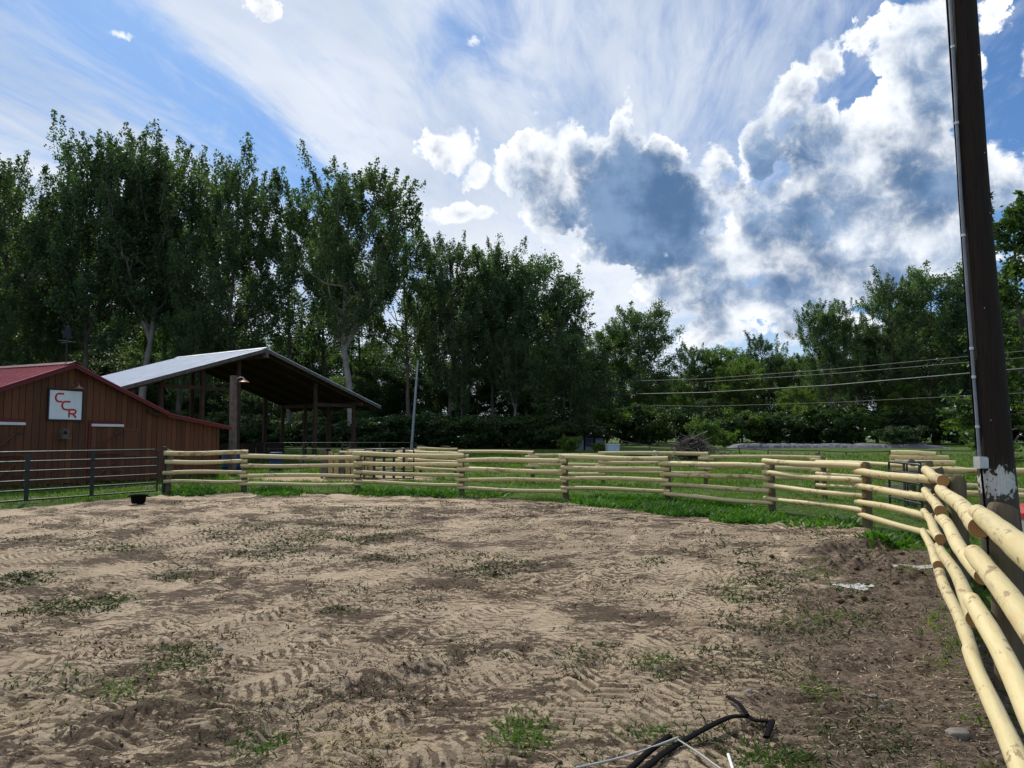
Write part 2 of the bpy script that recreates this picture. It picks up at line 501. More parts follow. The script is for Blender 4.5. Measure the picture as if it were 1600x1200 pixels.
# ------------------------------------------------------------------ mesh helpers
class MB:
    """collects shapes, then links them as one mesh object"""

    def __init__(s):
        s.v, s.f, s.m, s.sm = [], [], [], []
        s.mi = 0

    def add(s, verts, faces, smooth=False):
        o = len(s.v)
        s.v += [tuple(v) for v in verts]
        for f in faces:
            s.f.append([i + o for i in f])
            s.m.append(s.mi)
            s.sm.append(smooth)
        return s

    def box(s, lo, hi, mat=None):
        x0, y0, z0 = lo
        x1, y1, z1 = hi
        p = [(x0, y0, z0), (x1, y0, z0), (x1, y1, z0), (x0, y1, z0), (x0, y0, z1), (x1, y0, z1), (x1, y1, z1), (x0, y1, z1)]
        if mat is not None:
            p = [mat @ Vector(q) for q in p]
        return s.add(p, [(0, 3, 2, 1), (4, 5, 6, 7), (0, 1, 5, 4), (1, 2, 6, 5), (2, 3, 7, 6), (3, 0, 4, 7)])

    def bar(s, a, b, w, h, up=(0, 0, 1)):
        """box section bar from a to b"""
        a, b = Vector(a), Vector(b)
        d = (b - a)
        L = d.length
        d.normalize()
        up = Vector(up)
        sd = d.cross(up)
        if sd.length < 1e-4:
            sd = d.cross(Vector((1, 0, 0)))
        sd.normalize()
        up = sd.cross(d)
        m = Matrix((d, sd, up)).transposed().to_4x4()
        m.translation = a
        return s.box((0, -w / 2, -h / 2), (L, w / 2, h / 2), m)

    def tube(s, pts, rad, n=8, cap=True, capmat=None, flat=1.0):
        pts = [Vector(p) for p in pts]
        if not hasattr(rad, '__len__'):
            rad = [rad] * len(pts)
        rings, prev = [], None
        for i, p in enumerate(pts):
            d = (pts[min(i + 1, len(pts) - 1)] - pts[max(i - 1, 0)]).normalized()
            if prev is None:
                r = d.cross(Vector((0, 0, 1)))
                if r.length < 0.05:
                    r = d.cross(Vector((0, 1, 0)))
                r.normalize()
            else:
                r = (prev - d * prev.dot(d)).normalized()
            prev = r
            u = r.cross(d)
            rings.append([p + (r * math.cos(2 * math.pi * k / n) + u * flat * math.sin(2 * math.pi * k / n)) * rad[i] for k in range(n)])
        v = [q for ring in rings for q in ring]
        f = []
        for i in range(len(pts) - 1):
            for k in range(n):
                a, b2 = i * n + k, i * n + (k + 1) % n
                f.append((a, b2, b2 + n, a + n))
        s.add(v, f, True)
        if cap:
            keep = s.mi
            if capmat is not None:
                s.mi = capmat
            s.add(rings[0], [tuple(range(n))])
            s.add(rings[-1], [tuple(reversed(range(n)))])
            s.mi = keep
        return s

    def lathe(s, prof, n=16, mat=None, smooth=True):
        v = []
        for r, z in prof:
            for k in range(n):
                a = 2 * math.pi * k / n
                q = Vector((r * math.cos(a), r * math.sin(a), z))
                v.append(mat @ q if mat is not None else q)
        f = []
        for i in range(len(prof) - 1):
            for k in range(n):
                a, b = i * n + k, i * n + (k + 1) % n
                f.append((a, b, b + n, a + n))
        return s.add(v, f, smooth)

    def prism(s, poly, y0, y1):
        """polygon in local XZ extruded along Y"""
        n = len(poly)
        v = [(x, y0, z) for x, z in poly] + [(x, y1, z) for x, z in poly]
        f = [tuple(range(n)), tuple(reversed(range(n, 2 * n)))]
        for i in range(n):
            j = (i + 1) % n
            f.append((i, i + n, j + n, j))
        return s.add(v, f)

    def build(s, name, mats, parent=None, loc=None, rot=None):
        me = bpy.data.meshes.new(name)
        me.from_pydata(s.v, [], s.f)
        if not isinstance(mats, (list, tuple)):
            mats = [mats]
        for m in mats:
            me.materials.append(m)
        me.polygons.foreach_set('material_index', s.m)
        me.polygons.foreach_set('use_smooth', s.sm)
        me.update()
        return link(name, me, parent, loc, rot)


def link(name, me, parent=None, loc=None, rot=None):
    o = bpy.data.objects.new(name, me)
    COL.objects.link(o)
    if parent is not None:
        o.parent = parent
    if loc is not None:
        o.location = loc
    if rot is not None:
        o.rotation_euler = rot
    return o


def tag(o, label=None, cat=None, group=None, kind=None):
    for k, v in (('label', label), ('category', cat), ('group', group), ('kind', kind)):
        if v:
            o[k] = v
    return o


def thing(name, label, cat, loc=(0, 0, 0), rz=0.0, group=None):
    o = bpy.data.objects.new(name, None)
    COL.objects.link(o)
    o.location = loc
    o.rotation_euler = (0, 0, rz)
    return tag(o, label, cat, group)


def copy_tree(o, parent=None):
    c = o.copy()
    COL.objects.link(c)
    if parent is not None:
        c.parent = parent
    for ch in list(o.children):
        copy_tree(ch, c)
    return c


def np_mesh(name, V, F, mat, mats=None, midx=None, smooth=False):
    """V (n,3) float array, F (m,k) int array of equal-sized faces"""
    me = bpy.data.meshes.new(name)
    n, (m, k) = len(V), F.shape
    me.vertices.add(n)
    me.vertices.foreach_set('co', np.ascontiguousarray(V, dtype=np.float32).ravel())
    me.loops.add(m * k)
    me.loops.foreach_set('vertex_index', np.ascontiguousarray(F, dtype=np.int32).ravel())
    me.polygons.add(m)
    me.polygons.foreach_set('loop_start', np.arange(0, m * k, k, dtype=np.int32))
    for q in (mats or [mat]):
        me.materials.append(q)
    if midx is not None:
        me.polygons.foreach_set('material_index', midx.astype(np.int32))
    if smooth:
        me.polygons.foreach_set('use_smooth', np.ones(m, dtype=bool))
    me.update(calc_edges=True)
    return me


# ------------------------------------------------------------------ noise and terrain
def _hash(ix, iy, seed):
    h = (ix.astype(np.int64) * 374761393 + iy.astype(np.int64) * 668265263 + seed * 974634721) & 0xFFFFFFFF
    h = ((h ^ (h >> 13)) * 1274126177) & 0xFFFFFFFF
    return ((h ^ (h >> 16)) & 0xFFFF) / 65535.0


def vnoise(x, y, seed=0):
    ix, iy = np.floor(x), np.floor(y)
    fx, fy = x - ix, y - iy
    fx, fy = fx * fx * (3 - 2 * fx), fy * fy * (3 - 2 * fy)
    a, b = _hash(ix, iy, seed), _hash(ix + 1, iy, seed)
    c, d = _hash(ix, iy + 1, seed), _hash(ix + 1, iy + 1, seed)
    return (a * (1 - fx) + b * fx) * (1 - fy) + (c * (1 - fx) + d * fx) * fy


def fbm(x, y, oct=4, seed=0, gain=0.5):
    t, a, s = 0, 1.0, 0
    for i in range(oct):
        t = t + a * vnoise(x * 2 ** i + 17.3 * i, y * 2 ** i - 9.1 * i, seed + i)
        s += a
        a *= gain
    return t / s


def sstep(a, b, x):
    t = np.clip((x - a) / (b - a), 0, 1)
    return t * t * (3 - 2 * t)


def T(x, y):
    """the lie of the land, metres"""
    x, y = np.asarray(x, float), np.asarray(y, float)
    r = np.hypot(x, y)
    z = 0.85 * sstep(38, 82, r) + 0.004 * np.clip(r - 80, 0, 400)
    z = z + 0.10 * sstep(1, 7, -x) * sstep(11, 18, y)
    z = z + 0.05 * (fbm(x / 9, y / 9, 2, 5) - 0.5) * sstep(24, 34, y)
    return z


def Tz(x, y):
    return float(T(np.array([x]), np.array([y]))[0])


def gnd(px, py):
    x, y, z = ray(px, py)
    t = 1.62 / max(1e-3, -z)
    for _ in range(12):
        t = (CAM_H - Tz(x * t, y * t)) / -z
    return Vector((x * t, y * t, Tz(x * t, y * t)))


# arena fence posts (x, y) in metres from the left gate round to beside the camera
POSTS = [(-9.63, 21.0), (-7.68, 21.5), (-4.52, 22.0), (-1.43, 21.3), (1.45, 20.3), (3.93, 18.95), (5.78, 16.7),
         (6.52, 13.8), (6.36, 11.2), (4.92, 8.3), (3.27, 5.0), (1.62, 1.7), (0.2, -1.1)]
ARENA = [(-9.63, 21.0), (-11.9, 17.0), (-14.5, 12.0), (-16, 0), (-8, -8), (0.2, -1.1)][::-1]
ARENA = POSTS + ARENA[1:-1]


def arena_sd(x, y):
    """signed distance to the arena outline, positive inside"""
    P = np.array(ARENA)
    d = np.full(x.shape, 1e9)
    ins = np.zeros(x.shape, bool)
    for i in range(len(P)):
        a, b = P[i], P[(i + 1) % len(P)]
        e = b - a
        t = np.clip(((x - a[0]) * e[0] + (y - a[1]) * e[1]) / (e @ e), 0, 1)
        d = np.minimum(d, np.hypot(x - a[0] - t * e[0], y - a[1] - t * e[1]))
        cr = ((a[1] > y) != (b[1] > y)) & (x < (b[0] - a[0]) * (y - a[1]) / (b[1] - a[1] + 1e-12) + a[0])
        ins ^= cr
    return np.where(ins, d, -d)


def line_sd(x, y, pts):
    """distance to a polyline and arc length along it"""
    d = np.full(x.shape, 1e9)
    s = np.zeros(x.shape)
    w = np.zeros(x.shape)
    acc = 0
    for a, b in zip(pts[:-1], pts[1:]):
        a, b = np.array(a[:2]), np.array(b[:2])
        e = b - a
        L = np.hypot(*e)
        t = np.clip(((x - a[0]) * e[0] + (y - a[1]) * e[1]) / (L * L), 0, 1)
        dx, dy = x - a[0] - t * e[0], y - a[1] - t * e[1]
        q = np.hypot(dx, dy)
        m = q < d
        d = np.where(m, q, d)
        s = np.where(m, acc + t * L, s)
        w = np.where(m, np.sign(e[0] * dy - e[1] * dx) * q, w)
        acc += L
    return d, s, w


def smooth_line(pts, n=6):
    out = []
    P = [Vector((p[0], p[1])) for p in pts]
    for i in range(len(P) - 1):
        p0, p1, p2, p3 = P[max(i - 1, 0)], P[i], P[i + 1], P[min(i + 2, len(P) - 1)]
        for k in range(n):
            t = k / n
            out.append(0.5 * ((2 * p1) + (p2 - p0) * t + (2 * p0 - 5 * p1 + 4 * p2 - p3) * t * t + (3 * p1 - p0 - 3 * p2 + p3) * t ** 3))
    out.append(P[-1])
    return [(q.x, q.y) for q in out]


TRACKS = [smooth_line([gnd(*p) for p in t], 4) for t in (
    [(1180, 850), (1172, 900), (1148, 980), (1092, 1042), (990, 1110), (800, 1230)],
    [(1010, 850), (985, 900), (905, 960), (800, 1010), (640, 1090), (420, 1180)],
    [(935, 860), (912, 897), (800, 945), (700, 985), (560, 1060), (300, 1180)],
    [(845, 850), (790, 890), (640, 940), (440, 1010), (150, 1100)],
    [(1250, 830), (1120, 800), (900, 805), (640, 830), (300, 900), (0, 990)],
    [(740, 800), (860, 830), (900, 860), (880, 890)])]


SWEEP = smooth_line([gnd(*p) for p in [(1060, 822), (1040, 850), (1005, 900), (935, 960), (830, 1015), (660, 1090), (420, 1180), (150, 1260)]], 5)
RING = smooth_line([gnd(*p) for p in [(1250, 806), (1120, 795), (900, 797), (640, 812), (330, 850), (0, 915), (-400, 1010)]], 5)


def lanes(x, y):
    """wheel-lane coordinates: arc length, offset in the lane, lane strength"""
    S, Wl, K = np.zeros(x.shape), np.zeros(x.shape), np.zeros(x.shape)
    for line, lo, hi, pit, seed in ((RING, -2.0, 0.9, 0.62, 5), (SWEEP, -3.2, 2.3, 0.56, 9)):
        d, s, w = line_sd(x, y, line)
        w = w + 0.22 * (fbm(x / 2.5, y / 2.5, 2, seed) - 0.5)
        ln = np.floor(w / pit)
        off = w - (ln + 0.5) * pit
        k = 0.25 + 0.75 * _hash(ln, ln * 0 + seed, 3)
        k = k * sstep(pit * 0.47, pit * 0.33, np.abs(off)) * sstep(lo - 0.5, lo + 0.3, w) * sstep(hi + 0.5, hi - 0.3, w) * (d < 6)
        k = k * (0.38 + 0.62 * sstep(0.36, 0.58, fbm(x / 1.0, y / 1.0, 3, seed + 40)))
        k = k * (0.55 if line is RING else 1.0)
        m = k > K
        S, Wl, K = np.where(m, s + 7.3 * ln, S), np.where(m, off, Wl), np.where(m, k, K)
    return S, Wl, K


def ground_fields(x, y):
    """height detail and the three dirt masks at points x, y"""
    sd = arena_sd(x, y)
    r = np.hypot(x, y)
    edge = sd + 1.6 * (fbm(x / 1.6, y / 1.6, 4, 21) - 0.5)
    far = sstep(8, 16, y)
    right = sstep(2.5, 4.5, x) * sstep(0.0, 1.0, 14 - y)
    inset = (0.75 - 0.5 * sstep(3.5, 5.5, x)) * far + 0.15
    grass = sstep(inset + 0.25, inset - 0.25, edge)
    grass = np.where((sd > 0) & (x > 1.5) & (y < 11), grass * 0.35, grass)
    # strip of trodden sand under the hay shed and beyond the fence
    bed = sstep(1.15, 0.85, np.hypot((x + 6.9) / 3.9, (y - 29.6) / 2.9) + 0.5 * (fbm(x / 1.2, y / 1.2, 3, 4) - 0.5))
    grass = grass * (1 - 0.95 * bed)
    # dark moist dirt beside the right-hand rails
    fd = line_sd(x, y, POSTS[6:])[0]
    wid = 0.75 * sstep(1.5, 7, y) + 0.62
    mud = sstep(wid + 0.8, wid - 0.5, fd + 1.5 * (fbm(x / 0.8, y / 0.8, 4, 33) - 0.5)) * sstep(13.5, 11.0, y + 1.5 * (fbm(x / 1.2, y / 1.2, 3, 8) - 0.5)) * (sd > -0.6)
    S_, Wl_, tr = lanes(x, y)
    ph = (S_ + 0.55 * np.abs(Wl_) + 0.05 * (vnoise(x * 2.2, y * 2.2, 66) - 0.5)) / 0.10 + np.where(Wl_ > 0, 0.5, 0.0)
    lug = tr * sstep(-0.4, 0.4, np.sin(2 * math.pi * ph)) * sstep(12, 8, r)
    ins = sstep(-0.3, 0.6, sd)
    clod = fbm(x / 0.22, y / 0.22, 4, 51)
    hoof = np.clip(vnoise(x / 0.19, y / 0.19, 61) - 0.55, 0, 1)
    rough = 0.55 + 0.9 * sstep(0.4, 0.65, fbm(x / 1.1, y / 1.1, 3, 71))
    z = ins * (0.045 * (fbm(x / 1.4, y / 1.4, 3, 41) - 0.5) + rough * (1 - 0.75 * tr) * (0.085 * (clod - 0.5) - 0.085 * hoof * (1 - 0.4 * mud)))
    z = z + ins * (0.026 * lug * (0.4 + 1.2 * clod) - 0.020 * tr)
    lump = sstep(0.5, 0.75, fbm(x / 0.42, y / 0.42, 3, 81))
    z = z + mud * sstep(7, 9, y) * 0.15 * lump * ins + mud * ins * 0.035 * (fbm(x / 0.09, y / 0.09, 3, 83) - 0.5)
    z = z + (1 - ins) * 0.05 * (fbm(x / 0.7, y / 0.7, 3, 91) - 0.5)
    z = z * sstep(70, 30, r)
    return z, np.clip(grass, 0, 1), np.clip(mud, 0, 1), np.clip(tr, 0, 1), sd, bed


PUDDLES = [(gnd(1337, 914), 0.20, 0.15, 0.3), (gnd(1430, 884), 0.42, 0.16, 0.1)]


def GH(x, y):
    """final ground height"""
    x, y = np.atleast_1d(np.asarray(x, float)), np.atleast_1d(np.asarray(y, float))
    z = T(x, y) + ground_fields(x, y)[0]
    for c, a, b, rz in PUDDLES:
        q = np.hypot((x - c.x) / (a * 1.3), (y - c.y) / (b * 1.6))
        z = z * sstep(0.8, 1.5, q) + (c.z - 0.02) * (1 - sstep(0.8, 1.5, q))
    return z


def gz(x, y):
    return float(GH(x, y)[0])


def mk_ground(N, b):
    c = obj_co(N)
    at_ = N.node('ShaderNodeAttribute', attribute_name='zones')
    sp = N.node('ShaderNodeSeparateColor')
    N.t.links.new(at_.outputs['Color'], sp.inputs[0])
    grass, mud, track = sp.outputs
    bed = at_.outputs['Alpha']
    big = N.noise(c, 0.35, 4, 0.55)
    med = N.noise(c, 2.2, 6, 0.62)
    fine = N.noise(c, 14, 8, 0.7)
    grit = N.noise(c, 90, 4, 0.7)
    sand = N.mix(N.smooth(med, 0.3, 0.7), (0.41, 0.320, 0.218), (0.58, 0.458, 0.318))
    sand = N.mix(N.smooth(fine, 0.48, 0.72, 0, 0.5), sand, (0.25, 0.18, 0.125))
    # dark crumbs of dung, roots and dead weed trodden in
    st = N.noise(N.mapping(c, (0.8, 1.9, 1), rot=(0, 0, R(-16))), 5.5, 10, 0.74, 0.6)
    st2 = N.noise(N.mapping(c, (1.0, 1.3, 1), (7, 3, 0)), 20, 8, 0.74, 0.5)
    cov = N.math('ADD', N.math('MULTIPLY', st, 0.52), N.math('MULTIPLY', st2, 0.48))
    cov = N.math('ADD', cov, N.math('MULTIPLY', N.math('SUBTRACT', N.noise(c, 0.8, 5, 0.64), 0.5), 0.62))
    cov = N.math('SUBTRACT', cov, N.math('MULTIPLY', track, 0.05))
    dk = N.smooth(cov, 0.492, 0.518)
    dark = N.mix(N.smooth(st2, 0.3, 0.7), (0.024, 0.016, 0.011), (0.138, 0.094, 0.062))
    la = N.node('ShaderNodeAttribute', attribute_name='lanes').outputs['Vector']
    ls, lw, lk = N.sep(la)
    aw = N.math('ABSOLUTE', lw)
    ph = N.math('ADD', N.math('ADD', ls, N.math('MULTIPLY', aw, 0.55)), N.math('MULTIPLY', N.math('SUBTRACT', N.noise(c, 5, 3, 0.6), 0.5), 0.11))
    ph = N.math('ADD', N.math('DIVIDE', ph, 0.10), N.math('MULTIPLY', N.math('GREATER_THAN', lw, 0.0), 0.5))
    wave = N.math('SINE', N.math('MULTIPLY', ph, 6.2832))
    wave = N.math('ADD', wave, N.math('MULTIPLY', N.math('SUBTRACT', fine, 0.5), 2.2))
    groove = N.math('MULTIPLY', N.smooth(wave, 0.1, -0.7), N.smooth(lk, 0.05, 0.28))
    sand = N.mix(N.math('MULTIPLY', dk, 0.92), sand, dark)
    sand = N.mix(N.math('MULTIPLY', groove, N.smooth(med, 0.35, 0.65, 0.35, 0.85)), sand, dark)
    gw = N.smooth(N.noise(c, 1.1, 6, 0.65), 0.60, 0.72, 0, 0.55)
    sand = N.mix(gw, sand, N.mix(fine, (0.045, 0.052, 0.022), (0.13, 0.13, 0.06)))
    brown = N.mix(N.smooth(fine, 0.32, 0.68), (0.060, 0.043, 0.031), (0.27, 0.20, 0.145))
    brown = N.mix(N.smooth(N.noise(c, 3.0, 7, 0.65), 0.5, 0.7, 0, 0.75), brown, (0.045, 0.030, 0.022))
    brown = N.mix(N.smooth(N.noise(c, 34, 5, 0.75), 0.58, 0.66, 0, 0.8), brown, (0.38, 0.30, 0.22))
    brown = N.mix(N.smooth(N.noise(c, 27, 5, 0.75), 0.58, 0.64, 0, 0.8), brown, (0.035, 0.025, 0.019))
    mm = N.smooth(N.math('ADD', mud, N.math('MULTIPLY', N.math('SUBTRACT', med, 0.5), 0.9)), 0.3, 0.7)
    col = N.mix(mm, sand, brown)
    gr = N.mix(N.smooth(med, 0.3, 0.7), (0.036, 0.074, 0.012), (0.088, 0.150, 0.026))
    gr = N.mix(N.smooth(big, 0.56, 0.66, 0, 0.7), gr, (0.15, 0.115, 0.062))
    gr = N.mix(N.smooth(fine, 0.5, 0.8, 0, 0.6), gr, (0.028, 0.036, 0.012))
    gm = N.smooth(N.math('ADD', grass, N.math('MULTIPLY', N.math('SUBTRACT', fine, 0.5), 1.1)), 0.35, 0.65)
    col = N.mix(gm, col, gr)
    col = N.mix(N.math('MULTIPLY', bed, 0.8), col, N.mix(med, (0.36, 0.26, 0.15), (0.55, 0.42, 0.26)))
    N.put(b.inputs['Base Color'], col)
    h = N.math('ADD', N.math('MULTIPLY', fine, 0.8), N.math('MULTIPLY', grit, 0.25))
    h = N.math('ADD', h, N.math('MULTIPLY', st, 0.7))
    h = N.math('SUBTRACT', h, N.math('MULTIPLY', groove, 0.5))
    bump(N, b, h, 1.0, 0.06)


M['ground'] = material('arena_ground', mk_ground, 0.95, 0.15)


def build_ground():
    fine_half, nf = R(42), 1000
    fa = np.linspace(-fine_half, fine_half, nf)
    ca = np.linspace(fine_half, 2 * math.pi - fine_half, 70)[1:-1]
    ang = np.concatenate([fa, ca])
    # radial rings: evenly spaced on the ground as seen, metres
    pyv = np.arange(1236, 722, -1.25)
    rr = []
    for p in pyv:
        bb = (600 - p) / FPX
        rr.append(CAM_H / math.tan(-(math.atan(bb) + PITCH)))
    rr = np.concatenate([[0.4, 1.0, 1.7, 2.4, 3.0], [q for q in rr if 3.1 < q < 50], np.geomspace(50.5, 1800, 60)])
    A, Q = np.meshgrid(ang, rr)
    x, y = (Q * np.sin(A)).ravel(), (Q * np.cos(A)).ravel()
    z, grass, mud, tr, sd, bed = ground_fields(x, y)
    S_, Wl_, K_ = lanes(x, y)
    z = GH(x, y)
    V = np.stack([x, y, z], 1)
    na, nr = len(ang), len(rr)
    i = np.arange(nr - 1)[:, None] * na
    j = np.arange(na)[None, :]
    j2 = (j + 1) % na
    F = np.stack([(i + j), (i + na + j), (i + na + j2), (i + j2)], -1).reshape(-1, 4)
    V = np.vstack([V, [[0, 0, Tz(0, 0)]]])
    me = np_mesh('ground', V, F, M['ground'], smooth=True)
    # centre fan
    col = np.zeros((len(V), 4), np.float32)
    col[:-1, 0], col[:-1, 1], col[:-1, 2], col[:-1, 3] = grass, mud, tr, bed
    a = me.color_attributes.new('zones', 'FLOAT_COLOR', 'POINT')
    a.data.foreach_set('color', col.ravel())
    lc_ = np.zeros((len(V), 3), np.float32)
    lc_[:-1, 0], lc_[:-1, 1], lc_[:-1, 2] = S_, Wl_, K_
    a = me.attributes.new('lanes', 'FLOAT_VECTOR', 'POINT')
    a.data.foreach_set('vector', lc_.ravel())
    o = link('ground', me)
    tag(o, 'trodden sandy arena floor running out to green pasture', kind='structure')


build_ground()

# puddles: glossy patches, base colour mottled from brown to pale grey
def mk_puddle(N, b):
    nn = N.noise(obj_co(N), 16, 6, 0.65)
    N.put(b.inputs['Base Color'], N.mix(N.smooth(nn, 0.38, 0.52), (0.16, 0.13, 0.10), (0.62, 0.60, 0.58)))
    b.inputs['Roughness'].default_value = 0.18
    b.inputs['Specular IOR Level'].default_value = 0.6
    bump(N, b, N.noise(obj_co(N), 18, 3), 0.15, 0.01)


M['mottled'] = material('puddle_mottled', mk_puddle, 0.1, 0.6)
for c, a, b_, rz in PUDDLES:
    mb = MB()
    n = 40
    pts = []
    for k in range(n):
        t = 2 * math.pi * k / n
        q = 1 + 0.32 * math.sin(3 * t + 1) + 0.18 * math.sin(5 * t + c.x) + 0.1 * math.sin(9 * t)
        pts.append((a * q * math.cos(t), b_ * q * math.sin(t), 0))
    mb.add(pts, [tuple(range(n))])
    o = mb.build('puddle', M['mottled'], None, (c.x, c.y, c.z - 0.012), (0, 0, rz))
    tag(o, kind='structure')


# ------------------------------------------------------------------ trees
class LeafCloud:
    def __init__(s, rng):
        s.c, s.size, s.rng = [], [], rng

    def plume(s, base, axis, length, rad, n, size):
        t = s.rng.random(n) ** 0.85
        p = base[None] + axis[None] * (t * length)[:, None] + s.rng.normal(0, 1, (n, 3)) * (rad * (1 - 0.62 * t))[:, None] * np.array([1, 1, 0.8])
        s.c.append(p)
        s.size.append(size * (0.65 + 0.7 * s.rng.random(n)))

    def mesh(s, name, mat):
        c = np.vstack(s.c)
        z = np.concatenate(s.size)[:, None]
        n = len(c)
        u = s.rng.normal(0, 1, (n, 3))
        u[:, 2] -= 0.4
        u /= np.linalg.norm(u, axis=1, keepdims=True)
        w = np.cross(u, s.rng.normal(0, 1, (n, 3)))
        w /= np.linalg.norm(w, axis=1, keepdims=True) + 1e-9
        V = np.stack([c - u * z, c + w * z * 0.62 - u * z * 0.15, c + u * z, c - w * z * 0.62 - u * z * 0.15], 1).reshape(-1, 3)
        F = np.arange(n * 4).reshape(-1, 4)
        return np_mesh(name, V, F, mat)


def make_tree(seed, H, Rad, base, nlimb, prof, leaf, mat, bark, up=0.8, per=115, size=0.13, fork=False, rtrunk=None, gap=0.22, flatb=0.0, prad=0.45, fing=0.6):
    rng = np.random.default_rng(seed)
    lc = LeafCloud(rng)
    tb = MB()
    stems = []
    n = 9
    r0 = rtrunk or 0.0115 * H
    wx, wy = rng.normal(0, 0.012 * H, n).cumsum() * 0.5, rng.normal(0, 0.012 * H, n).cumsum() * 0.5
    wx -= wx[0]
    wy -= wy[0]
    zs = np.linspace(-0.4, H * 0.93, n)
    pts = np.stack([wx, wy, zs], 1)
    tb.tube(pts, [r0 * (1.25 if k == 0 else 1.0) * (1 - 0.86 * (k / (n - 1)) ** 0.9) for k in range(n)], 8)
    stems.append((pts, 1.0))
    if fork:
        f0 = pts[3]
        a = rng.random() * 6.28
        lean = 0.16 * H * np.array([math.cos(a), math.sin(a)])
        q = np.array([[f0[0] + lean[0] * t ** 0.8, f0[1] + lean[1] * t ** 0.8, f0[2] + (H * 0.88 - f0[2]) * t] for t in np.linspace(0, 1, 6)])
        tb.tube(q, [r0 * 0.65 * (1 - 0.8 * t) for t in np.linspace(0, 1, 6)], 6)
        stems.append((q, 0.75))
    gold = rng.random() * 6.28
    for sidx, (sp, sw) in enumerate(stems):
        nl = int(nlimb * sw)
        for i in range(nl):
            f = base + (0.97 - base) * ((i + rng.random() * 0.7) / nl)
            zt = f * H * 0.93
            if zt < sp[0][2] + 0.3:
                continue
            k = np.interp(zt, sp[:, 2], np.arange(len(sp)))
            p0 = np.array([np.interp(k, np.arange(len(sp)), sp[:, j]) for j in range(3)])
            gold += 2.4 + rng.normal(0, 0.35)
            hz = np.array([math.cos(gold), math.sin(gold), 0])
            L = Rad * sw * prof((f - base) / (1 - base)) * (0.72 + 0.5 * rng.random())
            el0 = (0.45 + 0.55 * f) * up + rng.normal(0, 0.1) - flatb
            m = 5
            ts = np.linspace(0, 1, m)
            q = p0[None] + hz[None] * (L * (ts - 0.12 * ts ** 2))[:, None] + np.array([0, 0, 1])[None] * (L * (math.tan(min(1.25, max(-0.3, el0))) * ts * 0.55 + 0.42 * up * ts ** 2))[:, None]
            q[1:] += rng.normal(0, 0.04 * L, (m - 1, 3))
            rl = max(0.02, r0 * 0.36 * (1 - 0.6 * f) * (0.5 + L / Rad * 0.6))
            tb.tube(q, [rl * (1 - 0.8 * t) for t in ts], 5, cap=False)
            if rng.random() < gap:
                s0 = 0.72
            else:
                s0 = 0.22
            npl = max(2, int(L * 1.9))
            for j in range(npl):
                t = s0 + (1 - s0) * (j + rng.random()) / npl
                k = t * (m - 1)
                b = np.array([np.interp(k, np.arange(m), q[:, a]) for a in range(3)])
                finger = up > 0.5 and (t > 0.55 or f > 0.75) and rng.random() < fing
                if finger:
                    ax = hz * (0.1 + 0.25 * rng.random()) + np.array([0, 0, 1.0]) + rng.normal(0, 0.12, 3)
                    pr, ln = prad * 0.62, (1.7 + 1.3 * rng.random()) * H / 28
                else:
                    ax = hz * (0.25 + 0.45 * rng.random()) + np.array([0, 0, up * (0.6 + 0.6 * rng.random())]) + rng.normal(0, 0.32, 3)
                    pr, ln = prad * (0.7 + 0.6 * rng.random()), (0.9 + 1.1 * rng.random()) * (0.75 + 0.5 * up) * H / 28
                ax /= np.linalg.norm(ax)
                b = b + rng.normal(0, 0.16 * min(L, 3), 3) * np.array([1, 1, 0.6])
                if rng.random() < 0.5:
                    tb.tube([b - ax * 0.3, b + ax * ln], [rl * 0.22 + 0.008, 0.006], 3, cap=False)
                lc.plume(b, ax, ln, pr, int(per * (0.6 + 0.8 * rng.random())), size)
        # leading shoots
        for j in range(9):
            b = sp[-1] + rng.normal(0, 0.75, 3) * np.array([1, 1, 0.5]) - np.array([0, 0, 0.5 + 0.55 * j * H / 30])
            ax = np.array([rng.normal(0, 0.22), rng.normal(0, 0.22), 1.0])
            lc.plume(b, ax / np.linalg.norm(ax), (1.6 + rng.random() * 1.2) * H / 28, prad * 0.58, per, size)
    return lc.mesh('crown', mat), tb, bark


def prof_cotton(t):
    return (math.sin(math.pi * min(1, (0.10 + 0.86 * t)) ** 0.85)) ** 0.7 + 0.06


def prof_round(t):
    return math.sqrt(max(0.02, 1 - (2 * t - 0.92) ** 2)) + 0.03


def prof_narrow(t):
    return 0.35 + 0.65 * math.sin(math.pi * min(1, 0.2 + 0.75 * t))


def prof_cone(t):
    return max(0.06, 1.0 - t * 0.95)


PROTO = {}


def proto(key, **kw):
    crown, tb, bark = make_tree(**kw)
    me = tb.build('trunk', bark)
    zz = np.empty(len(crown.vertices) * 3, np.float32)
    crown.vertices.foreach_get('co', zz)
    PROTO[key] = (crown, me.data, float(np.percentile(zz[2::3], 99.93)))
    bpy.data.objects.remove(me)


